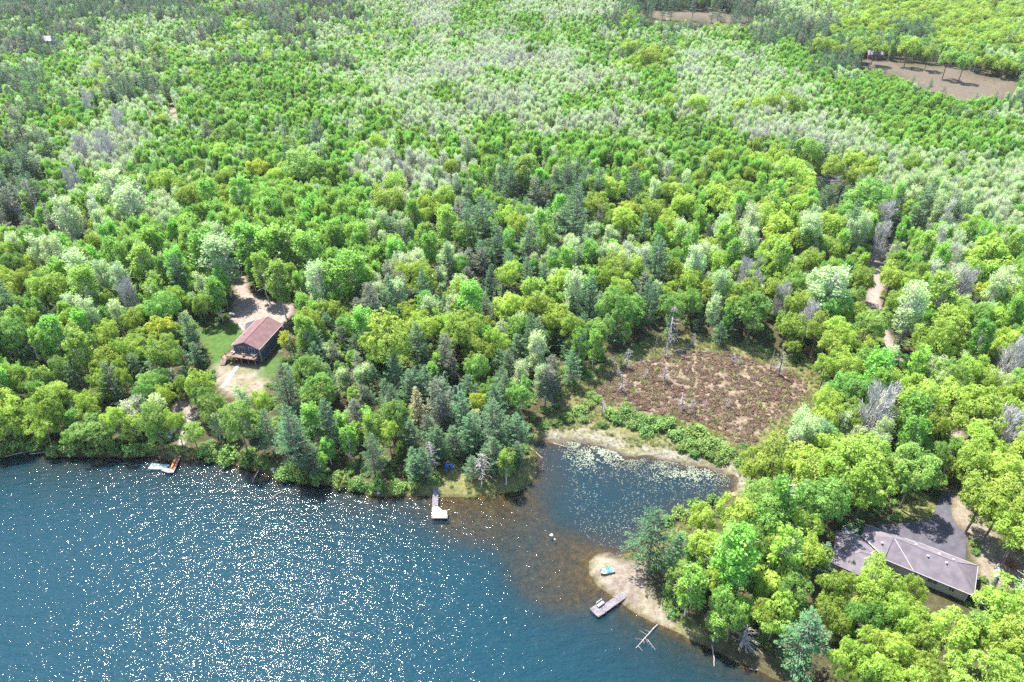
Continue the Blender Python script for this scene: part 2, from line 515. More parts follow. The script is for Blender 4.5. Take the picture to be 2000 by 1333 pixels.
N1, N2, N3 = gnoise(0.18), gnoise(0.9), gnoise(4.0)
mixn = n.new('ShaderNodeMath'); mixn.operation = 'ADD'
h1 = n.new('ShaderNodeMath'); h1.operation = 'MULTIPLY'; h1.inputs[1].default_value = 0.5
h2 = n.new('ShaderNodeMath'); h2.operation = 'MULTIPLY'; h2.inputs[1].default_value = 0.5
l.new(N2, h1.inputs[0]); l.new(N3, h2.inputs[0]); l.new(h1.outputs[0], mixn.inputs[0]); l.new(h2.outputs[0], mixn.inputs[1])
NB = mixn.outputs[0]
colr = ramp(NB, [(0.36, (0.03, 0.028, 0.012)), (0.5, (0.042, 0.04, 0.02)), (0.58, (0.07, 0.058, 0.033)), (0.66, (0.04, 0.065, 0.018))])
for nm, stops in (('wet', [(0.38, (0.045, 0.04, 0.02)), (0.5, (0.09, 0.09, 0.035)), (0.62, (0.15, 0.14, 0.06))]),
                  ('bog', [(0.38, (0.07, 0.052, 0.036)), (0.5, (0.13, 0.098, 0.07)), (0.62, (0.22, 0.18, 0.125))]),
                  ('grass', [(0.38, (0.05, 0.06, 0.018)), (0.5, (0.11, 0.11, 0.04)), (0.62, (0.17, 0.15, 0.075))]),
                  ('lawn', [(0.36, (0.026, 0.058, 0.012)), (0.5, (0.042, 0.085, 0.018)), (0.64, (0.08, 0.105, 0.03))]),
                  ('sand', [(0.36, (0.11, 0.082, 0.067)), (0.5, (0.195, 0.156, 0.134)), (0.62, (0.26, 0.215, 0.19))]),
                  ('pale', [(0.40, (0.055, 0.05, 0.037)), (0.5, (0.135, 0.125, 0.095)), (0.6, (0.21, 0.20, 0.155))]),
                  ('field', [(0.38, (0.045, 0.036, 0.026)), (0.5, (0.08, 0.064, 0.048)), (0.62, (0.12, 0.10, 0.072))]),
                  ('bed', [(0.40, (0.030, 0.027, 0.012)), (0.5, (0.058, 0.048, 0.022)), (0.62, (0.105, 0.082, 0.042))]),
                  ('mud', [(0.36, (0.035, 0.03, 0.03)), (0.6, (0.075, 0.06, 0.05))])):
    at = n.new('ShaderNodeAttribute'); at.attribute_name = nm
    mx = n.new('ShaderNodeMix'); mx.data_type = 'RGBA'
    l.new(at.outputs['Fac'], mx.inputs[0]); l.new(colr, mx.inputs[6]); l.new(ramp(NB, stops), mx.inputs[7])
    colr = mx.outputs[2]
l.new(colr, b.inputs['Base Color'])
b.inputs['Roughness'].default_value = 0.95
b.inputs['Specular IOR Level'].default_value = 0.1
bp = n.new('ShaderNodeBump'); bp.inputs['Strength'].default_value = 0.6; bp.inputs['Distance'].default_value = 0.25
l.new(NB, bp.inputs['Height']); l.new(bp.outputs[0], b.inputs['Normal'])
me.materials.append(m)
tag(obj('ground', me), 'forest floor, bank and clearings around the lake', None, None, 'structure')

# water: a sheet at z=0 whose clearness falls off with the real depth below it
wx, wy = np.arange(-330, 145, 1.5), np.arange(-160, 150, 1.5)
WX, WY = np.meshgrid(wx, wy)
wp = np.stack([WX.ravel(), WY.ravel()], 1)
wd = sdf(lake, wp)
keep = wd < 5.0
depth = np.clip(-terrain(wp[:, 0], wp[:, 1]), 0, 20)
shoal = lambda px, py, r: np.exp(-((wp[:, 0] - un(px, py)[0]) ** 2 + (wp[:, 1] - un(px, py)[1]) ** 2) / r ** 2)
depth *= 1 - 0.75 * np.clip(shoal(1085, 1085, 9) + shoal(1060, 1120, 8) + shoal(1010, 1010, 7) + shoal(1120, 1130, 7) + shoal(960, 1000, 9) + shoal(900, 1005, 8), 0, 1)
spond = sdf(pond, wp)
calm = sm(0.5 - spond / 14.0)
opac = 1 - np.exp(-depth / 0.8)
opac = np.maximum(opac * (1 - 0.2 * sm(0.5 - spond / 8)), 0.55 * sm(-0.2 - spond / 6))
nx, ny = len(wx), len(wy)
I = (np.arange(ny - 1)[:, None] * nx + np.arange(nx - 1)[None, :]).ravel()
I = I[keep[I] | keep[I + 1] | keep[I + nx] | keep[I + nx + 1]]
mb = MB()
mb.add(np.c_[wp, np.zeros(len(wp))], np.stack([I, I + 1, I + nx + 1, I + nx], 1))
me = mb.mesh('lake_water', [], smooth=True)
at = me.attributes.new('murk', 'FLOAT', 'POINT'); at.data.foreach_set('value', opac)
at = me.attributes.new('calm', 'FLOAT', 'POINT'); at.data.foreach_set('value', calm)
m, n, l, b = newmat('lake_water')
n.remove(b)
tc = n.new('ShaderNodeTexCoord')


def wav(scale, rot, sx, sy, detail, dist=0.0):
    mp = n.new('ShaderNodeMapping'); mp.inputs['Rotation'].default_value = (0, 0, R(rot)); mp.inputs['Scale'].default_value = (sx, sy, 1)
    t = n.new('ShaderNodeTexNoise'); t.inputs['Scale'].default_value = scale; t.inputs['Detail'].default_value = detail; t.inputs['Distortion'].default_value = dist
    l.new(tc.outputs['Object'], mp.inputs[0]); l.new(mp.outputs[0], t.inputs['Vector'])
    return t.outputs[0]


def math2(op, a, v):
    q = n.new('ShaderNodeMath'); q.operation = op
    l.new(a, q.inputs[0])
    if isinstance(v, (int, float)):
        q.inputs[1].default_value = v
    else:
        l.new(v, q.inputs[1])
    return q.outputs[0]


hgt = math2('ADD', math2('MULTIPLY', wav(2.7, 9, 0.42, 1.35, 1.0, 0.35), 0.125), math2('MULTIPLY', wav(0.5, -10, 0.5, 1.35, 2.0), 0.40))
ac = n.new('ShaderNodeAttribute'); ac.attribute_name = 'calm'
damp = math2('SUBTRACT', math2('MULTIPLY', ac.outputs['Fac'], -0.8), -1.0)
bp = n.new('ShaderNodeBump'); bp.inputs['Distance'].default_value = 1.0
l.new(math2('MULTIPLY', damp, 1.0), bp.inputs['Strength']); l.new(hgt, bp.inputs['Height'])
gl = n.new('ShaderNodeBsdfGlossy'); gl.inputs['Roughness'].default_value = 0.045
l.new(bp.outputs[0], gl.inputs['Normal'])
fz = n.new('ShaderNodeFresnel'); fz.inputs['IOR'].default_value = 1.33
l.new(bp.outputs[0], fz.inputs['Normal'])
df = n.new('ShaderNodeBsdfDiffuse'); df.inputs[0].default_value = (0.0038, 0.025, 0.036, 1)
l.new(bp.outputs[0], df.inputs['Normal'])
tp = n.new('ShaderNodeBsdfTransparent'); tp.inputs[0].default_value = (0.80, 0.72, 0.55, 1)
am = n.new('ShaderNodeAttribute'); am.attribute_name = 'murk'
m1 = n.new('ShaderNodeMixShader'); l.new(am.outputs['Fac'], m1.inputs[0]); l.new(tp.outputs[0], m1.inputs[1]); l.new(df.outputs[0], m1.inputs[2])
m2 = n.new('ShaderNodeMixShader'); l.new(fz.outputs[0], m2.inputs[0]); l.new(m1.outputs[0], m2.inputs[1]); l.new(gl.outputs[0], m2.inputs[2])
l.new(m2.outputs[0], n['Material Output'].inputs[0])
me.materials.append(m)
tag(obj('lake_water', me), 'rippled blue lake water glittering in the sun', None, None, 'structure')


def sheet(name, poly, mat, lift, label, step=1.0):
    """a thin paved sheet that follows the ground"""
    a, b_ = poly.min(0), poly.max(0)
    z = max(gz(*p) for p in poly)
    mb = MB()
    mb.prism(poly, z - 0.6, z + lift)
    return tag(obj(name, mb.mesh(name, mat)), label, None, None, 'structure')


ASPH = plain('asphalt', (0.062, 0.058, 0.070), 0.9, 0.12, 0.8, 0.2, 0.2)
sheet('asphalt_driveway', asphalt, ASPH, 0.04, 'grey asphalt driveway behind the ranch house')
sheet('asphalt_road', greyroad, ASPH, 0.05, 'small grey paved clearing far back among lime maples')

# ------------------------------------------------------------------ trees: prototypes
def rnd_dirs(r, n_):
    v = r.normal(size=(n_, 3))
    return v / np.linalg.norm(v, axis=1)[:, None]


def leaf_quads(mb, C, N, size, r, tint, aspect=0.62, bend=0.18, mat=0):
    n_ = len(C)
    N = N / (np.linalg.norm(N, axis=1)[:, None] + 1e-9)
    T = np.cross(N, rnd_dirs(r, n_)); T /= np.linalg.norm(T, axis=1)[:, None] + 1e-9
    B = np.cross(N, T)
    s = np.asarray(size)[:, None] if np.ndim(size) else size
    Q = np.stack([C - T * s - N * s * bend, C - B * s * aspect, C + T * s - N * s * bend, C + B * s * aspect], 1)
    mb.quads(Q, tint, mat)


def strips(mb, A, B, w, r, tint=0.5, mat=0):
    """thin flat twigs from A to B"""
    d = B - A
    S = np.cross(d, rnd_dirs(r, len(A))); S /= np.linalg.norm(S, axis=1)[:, None] + 1e-9
    w = np.asarray(w)[:, None] if np.ndim(w) else w
    mb.quads(np.stack([A - S * w, A + S * w, B + S * w * 0.4, B - S * w * 0.4], 1), tint, mat)


def trunk_limbs(mb, H, r0, tops, r, lean=0.3, z_first=0.3):
    k = 5
    zz = np.linspace(0, 0.72 * H, k)
    off = np.cumsum(r.normal(size=(k, 2)) * lean * 0.25, 0); off[0] = 0
    P = np.c_[off, zz]; P[0, 2] = -0.5
    mb.tube(P, np.linspace(r0, r0 * 0.35, k), 6)
    for t in tops:
        z0 = min(max(z_first * H, t[2] * r.uniform(0.45, 0.75)), 0.7 * H)
        a = np.array([np.interp(z0, zz, off[:, 0]), np.interp(z0, zz, off[:, 1]), z0])
        mid = a * 0.5 + t * 0.5 + [0, 0, -0.06 * H + r.uniform(-0.2, 0.2)]
        mb.tube([a, mid, t], [r0 * 0.42, r0 * 0.25, r0 * 0.08], 4, cap=False)


def sprays(mb, C, out, per, rad, size, r, tint, flat=0.45):
    """leaf sprays: small tilted fans of leaves, each with its own gaps"""
    n_ = len(C)
    Nn = out * 0.75 + rnd_dirs(r, n_) * 0.45 + [0, 0, 0.55]
    Nn /= np.linalg.norm(Nn, axis=1)[:, None]
    T = np.cross(Nn, rnd_dirs(r, n_)); T /= np.linalg.norm(T, axis=1)[:, None] + 1e-9
    B = np.cross(Nn, T)
    th = r.uniform(0, 6.283, (n_, per)); q = np.sqrt(r.random((n_, per))) * (rad * r.uniform(0.6, 1.25, n_))[:, None]
    P = C[:, None] + T[:, None] * (np.cos(th) * q)[..., None] + B[:, None] * (np.sin(th) * q)[..., None] + Nn[:, None] * (r.normal(size=(n_, per)) * rad * 0.22 * flat - 0.25 * q * q / rad * 0.8)[..., None]
    N2 = np.repeat(Nn, per, 0) + rnd_dirs(r, n_ * per) * 0.55
    tt = np.clip(np.repeat(tint, per) + r.normal(size=n_ * per) * 0.14, 0, 1)
    leaf_quads(mb, P.reshape(-1, 3), N2, size * r.uniform(0.6, 1.25, n_ * per), r, tt)


def maple(seed, W=10.0, H=13.0, n_leaf=10500, size=0.175, lobes=34, z_lo=0.30):
    r = np.random.default_rng(seed)
    zc, hz = H * (z_lo + 1) / 2, H * (1 - z_lo) / 2
    D = rnd_dirs(r, lobes * 3)
    D = D[D[:, 2] > -0.5][:lobes]
    skew = 1 + 0.16 * np.sin(np.arctan2(D[:, 1], D[:, 0]) * 2 + seed) + 0.10 * np.sin(np.arctan2(D[:, 1], D[:, 0]) * 3 + seed * 2)
    rad = r.uniform(0.50, 0.95, len(D)) * skew
    C = D * rad[:, None] * [W / 2 * 0.9, W / 2 * 0.9, hz * 0.9]
    C = np.vstack([C, r.normal(size=(4, 3)) * [W * 0.12, W * 0.12, hz * 0.3]])
    LR = np.concatenate([W * r.uniform(0.085, 0.185, len(D)), np.full(4, W * 0.16)])
    crown = MB()
    wgt = LR ** 2
    per = 13
    cnt = np.maximum(3, (n_leaf / per * wgt / wgt.sum()).astype(int))
    for c, lr, k in zip(C, LR, cnt):
        d = rnd_dirs(r, int(k * 2.2) + 4)
        out = c / (np.linalg.norm(c) + 1e-6)
        d = d[(d @ out > -0.35) & (d[:, 2] > -0.6)][:k]
        if not len(d):
            continue
        P = c + d * (lr * r.uniform(0.7, 1.15, len(d)))[:, None] * [1, 1, 0.75]
        P[:, 2] += zc
        sprays(crown, P, d, per, 0.048 * W, size, r, np.clip(r.uniform(0.25, 0.75) + r.normal(size=len(d)) * 0.15, 0, 1))
    tr = MB()
    pick = r.choice(len(D), min(11, len(D)), replace=False)
    trunk_limbs(tr, H, 0.022 * H, [C[i] * 0.85 + [0, 0, zc] for i in pick], r)
    return tr, crown


def aspen(seed, W=4.6, H=12.0, n_leaf=3400, size=0.19, z_lo=0.28, twigs=260):
    r = np.random.default_rng(seed)
    crown = MB()
    nb = 60
    z = H * (z_lo + (0.97 - z_lo) * r.random(nb) ** 0.75)
    t = (z / H - z_lo) / (1 - z_lo)
    prof = np.clip(np.sin(np.pi * np.clip(t * 0.70 + 0.16, 0, 1)) ** 0.8, 0.12, 1) * W / 2
    th = r.uniform(0, 2 * math.pi, nb)
    q = prof * np.sqrt(r.uniform(0.15, 1, nb)) * 0.85
    C = np.c_[np.cos(th) * q, np.sin(th) * q, z]
    LR = W * r.uniform(0.09, 0.17, nb)
    per = n_leaf // nb
    for c, lr in zip(C, LR):
        d = rnd_dirs(r, per)
        P = c + d * (lr * r.uniform(0.35, 1.25, per))[:, None] * [1, 1, 1.35]
        N = d * 0.5 + rnd_dirs(r, per) * 0.9 + [0, 0, 0.3]
        leaf_quads(crown, P, N, size * r.uniform(0.6, 1.2, per), r, np.clip(r.uniform(0.2, 0.8) + r.normal(size=per) * 0.18, 0, 1), 0.75)
    tr = MB()
    k = 6
    zz = np.linspace(0, 0.93 * H, k)
    off = np.cumsum(r.normal(size=(k, 2)) * 0.12, 0); off[0] = 0
    P = np.c_[off, zz]; P[0, 2] = -0.5
    tr.tube(P, np.linspace(0.013 * H, 0.02, k), 5)
    idx = r.integers(0, nb, twigs)
    zt = np.clip(C[idx, 2] - r.uniform(0.6, 2.2, twigs), 0.2 * H, 0.9 * H)
    A = np.c_[np.interp(zt, zz, off[:, 0]), np.interp(zt, zz, off[:, 1]), zt]
    strips(tr, A, C[idx] + r.normal(size=(twigs, 3)) * LR[idx, None] * 0.8, 0.03, r)
    return tr, crown


def bare(seed, W=6.5, H=12.0, n_tw=3800, z_lo=0.28, buds=0, w=0.035):
    """leafless crown: a fine haze of pale twigs"""
    r = np.random.default_rng(seed)
    tr, crown = MB(), MB()
    nb = 46
    z = H * (z_lo + (1 - z_lo) * r.random(nb))
    t = (z / H - z_lo) / (1 - z_lo)
    prof = np.clip(np.sin(np.pi * np.clip(t * 0.68 + 0.18, 0, 1)) ** 0.7, 0.1, 1) * W / 2
    th = r.uniform(0, 2 * math.pi, nb)
    q = prof * np.sqrt(r.uniform(0.2, 1, nb)) * 0.9
    C = np.c_[np.cos(th) * q, np.sin(th) * q, z]
    trunk_limbs(tr, H, 0.016 * H, C[:16], r, z_first=0.25)
    base = np.c_[C[:, :2] * 0.35, np.clip(C[:, 2] - 0.22 * H, 0.15 * H, None)]
    for i in range(nb):
        k = n_tw // nb
        f = r.uniform(0.25, 1.0, k)[:, None]
        A = base[i] * (1 - f) + C[i] * f + r.normal(size=(k, 3)) * W * 0.045
        d = (C[i] - base[i]); d = d / np.linalg.norm(d)
        B = A + (d * 0.7 + rnd_dirs(r, k) * 0.65 + [0, 0, 0.35]) * r.uniform(0.3, 0.85, k)[:, None]
        strips(crown, A, B, w * r.uniform(0.6, 1.3, k), r, r.uniform(0, 1, k))
    if buds:
        i = r.integers(0, nb, buds)
        P = C[i] + r.normal(size=(buds, 3)) * W * 0.085
        leaf_quads(crown, P, rnd_dirs(r, buds) + [0, 0, 0.3], 0.14 * r.uniform(0.6, 1.2, buds), r, r.uniform(0.1, 0.9, buds), 0.7, mat=1)
    return tr, crown


def conifer(seed, H=20.0, W=8.0, z_lo=0.12, step=0.95, per=(5, 7), fill=46, size=0.36, droop=-0.05, power=0.8, sparse=0.0, lift=0.10, tuft=0.0, ragged=0.28):
    r = np.random.default_rng(seed)
    tr, crown = MB(), MB()
    tr.tube([[0, 0, -0.5], [r.normal() * 0.1, r.normal() * 0.1, H * 0.5], [0, 0, H * 0.985]], [0.016 * H, 0.010 * H, 0.02], 6)
    z = z_lo * H
    while z < H * 0.985:
        t = (z / H - z_lo) / (1 - z_lo)
        L0 = W / 2 * (1 - t) ** power * (0.55 + 0.45 * min(1, t / 0.18)) + 0.22
        kk = r.integers(per[0], per[1] + 1)
        ph = r.uniform(0, 6.28)
        for j in range(kk):
            if r.random() < sparse:
                continue
            L = L0 * r.uniform(1 - ragged, 1 + ragged * 0.6)
            a = ph + j * 6.283 / kk + r.normal() * 0.25
            u = np.array([math.cos(a), math.sin(a), 0.0])
            side = np.array([-u[1], u[0], 0.0])
            up0 = (0.55 * t + 0.05) * L
            P0 = np.array([0, 0, z])
            tip = u * L + [0, 0, z + up0 + droop * L]
            mid = u * L * 0.55 + [0, 0, z + up0 * 0.35 + droop * L * 0.8]
            tr.tube([P0, mid, tip], [0.028 * L + 0.02, 0.02 * L + 0.012, 0.012], 3, cap=False)
            k = max(5, int(fill * (L / (W / 2)) ** 1.3))
            f = np.clip(r.uniform(0.22 + 0.45 * tuft, 1.08, k), 0, 1.1)
            ctr = np.where((f < 0.55)[:, None], P0 + (mid - P0) * (f / 0.55)[:, None], mid + (tip - mid) * ((f - 0.55) / 0.45)[:, None])
            wid = 0.30 * L * np.sin(np.pi * np.clip(f * 0.8 + 0.12, 0, 1)) + 0.12
            lat = r.uniform(-1, 1, k) * wid
            C = ctr + side * lat[:, None] + np.c_[np.zeros((k, 2)), r.normal(size=k) * 0.09 + lift - 0.10 * np.abs(lat)]
            Nn = np.c_[np.zeros((k, 2)), np.ones(k)] + rnd_dirs(r, k) * 0.62 + u * 0.12
            Nn /= np.linalg.norm(Nn, axis=1)[:, None]
            T = u + side * (lat / (wid + 0.05))[:, None] * 0.9 + rnd_dirs(r, k) * 0.35
            T -= Nn * np.sum(T * Nn, 1)[:, None]; T /= np.linalg.norm(T, axis=1)[:, None]
            B = np.cross(Nn, T)
            s = (size * r.uniform(0.6, 1.3, k))[:, None]
            Q = np.stack([C - T * s * 0.8, C - B * s * 0.33, C + T * s + Nn * s * 0.18, C + B * s * 0.33], 1)
            crown.quads(Q, np.clip(0.25 + 0.5 * f + r.normal(size=k) * 0.15, 0, 1))
        z += step * r.uniform(0.75, 1.25) * (1 - 0.45 * t)
    return tr, crown


def snag(seed, H=8.0, spread=2.4, nb=46, up=0.15, z_lo=0.18):
    r = np.random.default_rng(seed)
    tr, br = MB(), MB()
    lean = r.normal(size=2) * 0.25
    tr.tube([[0, 0, -0.4], [lean[0] * 0.4, lean[1] * 0.4, H * 0.5], [lean[0], lean[1], H]], [0.022 * H + 0.03, 0.014 * H + 0.02, 0.02], 6)
    for i in range(nb):
        z = H * r.uniform(z_lo, 0.97)
        t = z / H
        L = spread * (1.05 - t) ** 0.7 * r.uniform(0.4, 1.0) + 0.15
        a = r.uniform(0, 6.283)
        u = np.array([math.cos(a), math.sin(a), 0])
        p0 = np.array([lean[0] * t, lean[1] * t, z])
        p1 = p0 + u * L * 0.55 + [0, 0, L * r.uniform(-0.15, 0.2)]
        p2 = p0 + u * L + [0, 0, L * (r.uniform(-0.45, 0.1) + up)]
        br.tube([p0, p1 + rnd_dirs(r, 1)[0] * L * 0.1, p2], [0.045, 0.03, 0.01], 3, cap=False)
        k = r.integers(2, 6)
        f = r.uniform(0.3, 1, k)[:, None]
        A = p0 + (p2 - p0) * f
        strips(br, A, A + (u * 0.5 + rnd_dirs(r, k) * 0.8) * r.uniform(0.2, 0.55, k)[:, None] * min(1, L), 0.02, r)
    return tr, br


def shrub(seed, W=3.0, H=1.8, n_leaf=1100, size=0.15):
    r = np.random.default_rng(seed)
    tr, cr = MB(), MB()
    nb = 16
    D = rnd_dirs(r, nb); D[:, 2] = np.abs(D[:, 2])
    C = D * r.uniform(0.45, 0.85, nb)[:, None] * [W / 2, W / 2, H * 0.75] + [0, 0, 0.2]
    for c in C:
        tr.tube([[c[0] * 0.15, c[1] * 0.15, -0.1], c * [0.6, 0.6, 0.55], c], [0.035, 0.025, 0.01], 3, cap=False)
        k = n_leaf // nb
        d = rnd_dirs(r, k)
        P = c + d * (W * 0.17 * r.uniform(0.4, 1.1, k))[:, None]
        P[:, 2] = np.maximum(P[:, 2], 0.05)
        leaf_quads(cr, P, d * 0.6 + rnd_dirs(r, k) * 0.8 + [0, 0, 0.4], size * r.uniform(0.6, 1.2, k), r, np.clip(r.uniform(0.2, 0.8) + r.normal(size=k) * 0.18, 0, 1))
    return tr, cr


# kind -> list of (trunk mesh, crown mesh, joined mesh), natural width, natural height
PROTO = {}


def register(kind, builds, tmat, cmats, W, H):
    out = []
    for i, (tr, cr) in enumerate(builds):
        t = tr.mesh('trunk', tmat)
        c = cr.mesh('crown', cmats)
        j = MB()
        for src, o in ((tr, 0), (cr, 1)):
            base = j.n
            for v in src.v:
                j.v.append(v); j.n += len(v)
            j.t += src.t
            j.f += [f + base for f in src.f]
            j.m += [mm + o for mm in src.m]
        out.append((t, c, j.mesh('tree', [tmat] + (list(cmats) if isinstance(cmats, list) else [cmats]))))
    PROTO[kind] = (out, W, H)


mp_shapes = [maple(11), maple(12, lobes=28), maple(13, W=10, H=13, lobes=40), maple(14, lobes=26, n_leaf=9500)]
register('M', mp_shapes, BARK, L_LIME, 10, 13)
register('G', [maple(21, lobes=40, size=0.165), maple(22, lobes=30), maple(23, lobes=36, z_lo=0.2)], BARK, L_GREEN, 10, 13)
register('Y', [maple(31), maple(32, lobes=28)], BARK, L_GOLD, 10, 13)
as_shapes = [aspen(41), aspen(42), aspen(43, n_leaf=3000), aspen(44, n_leaf=3800)]
register('A', as_shapes, PALEBARK, L_ASPEN, 4.6, 12)
register('P', [aspen(51, n_leaf=2600, size=0.17, twigs=500), aspen(52, n_leaf=2300, size=0.17, twigs=500), aspen(53, n_leaf=2900, size=0.16, twigs=400)], PALEBARK, L_PALE, 4.6, 12)
register('W', [bare(61, 4.6, 12, 2000, buds=2000), bare(62, 4.6, 12, 1800, buds=2400), bare(63, 4.6, 12, 2400, buds=1500)], PALEBARK, [TWIG, L_WHITE], 4.6, 12)
register('B', [bare(71), bare(72), bare(73, n_tw=3200)], PALEBARK, [plain('grey_twigs', (0.40, 0.38, 0.36), 0.9, 0.15, 1.0)], 6.5, 12)
register('N', [conifer(81 + i, H=20, W=w_, z_lo=0.16, step=1.35, per=(5, 6), fill=75, size=0.34, droop=-0.02, power=0.72, sparse=sp_, ragged=0.38, lift=0.12) for i, (w_, sp_) in enumerate(((10.5, 0.05), (11.5, 0.1), (9.6, 0.0), (10.5, 0.15), (12.0, 0.08)))], BARK, L_PINE, 10.5, 20)
register('S', [conifer(91, H=13, W=4.4, z_lo=0.04, step=0.5, per=(6, 8), fill=26, size=0.24, droop=-0.22, power=1.0, ragged=0.15), conifer(92, H=13, W=4.0, z_lo=0.04, step=0.5, per=(6, 8), fill=26, size=0.24, droop=-0.2, power=1.0, ragged=0.18)], BARK, L_SPRUCE, 4.2, 13)
register('R', [conifer(101, H=17, W=6.4, z_lo=0.32, step=0.9, per=(5, 6), fill=52, size=0.27, sparse=0.15, tuft=0.35, power=0.55, ragged=0.4), conifer(102, H=17, W=5.6, z_lo=0.35, step=0.9, per=(4, 6), fill=46, size=0.27, sparse=0.2, tuft=0.45, power=0.55, ragged=0.45)], plain('grey_bark', (0.20, 0.17, 0.155), 0.9, 0.25, 3.0), L_REDPINE, 6, 17)
register('T', [conifer(111, H=14, W=5.6, z_lo=0.2, step=0.8, per=(5, 7), fill=36, size=0.24, droop=-0.12, power=0.8, ragged=0.3)], BARK, L_LARCH, 5.6, 14)
register('D', [snag(121), snag(122, nb=34, spread=2.0), snag(123, nb=60, spread=2.8), snag(124, nb=12, spread=1.0)], GREYWOOD, GREYWOOD, 4, 8)
register('H', [shrub(131), shrub(132, H=2.1), shrub(133, W=3.4)], BARK, L_SHRUB, 3, 1.8)
NAME = {'M': 'maple_tree', 'G': 'maple_tree', 'Y': 'maple_tree', 'A': 'aspen_tree', 'P': 'poplar_tree', 'W': 'birch_tree', 'B': 'bare_tree', 'N': 'white_pine', 'S': 'spruce_tree', 'R': 'red_pine', 'T': 'larch_tree', 'D': 'dead_tree', 'H': 'shrub'}
LOOK = {'M': 'lime-green maple', 'G': 'mid-green maple', 'Y': 'golden-green maple', 'A': 'fresh green aspen', 'P': 'pale grey-green poplar', 'W': 'whitish budding birch', 'B': 'leafless grey tree', 'N': 'blue-green white pine',
        'S': 'dark conical spruce', 'R': 'scraggy brown-grey pine', 'T': 'tan feathery larch', 'D': 'grey dead tree', 'H': 'leafy green shrub'}
CONIF = set('NSRT')

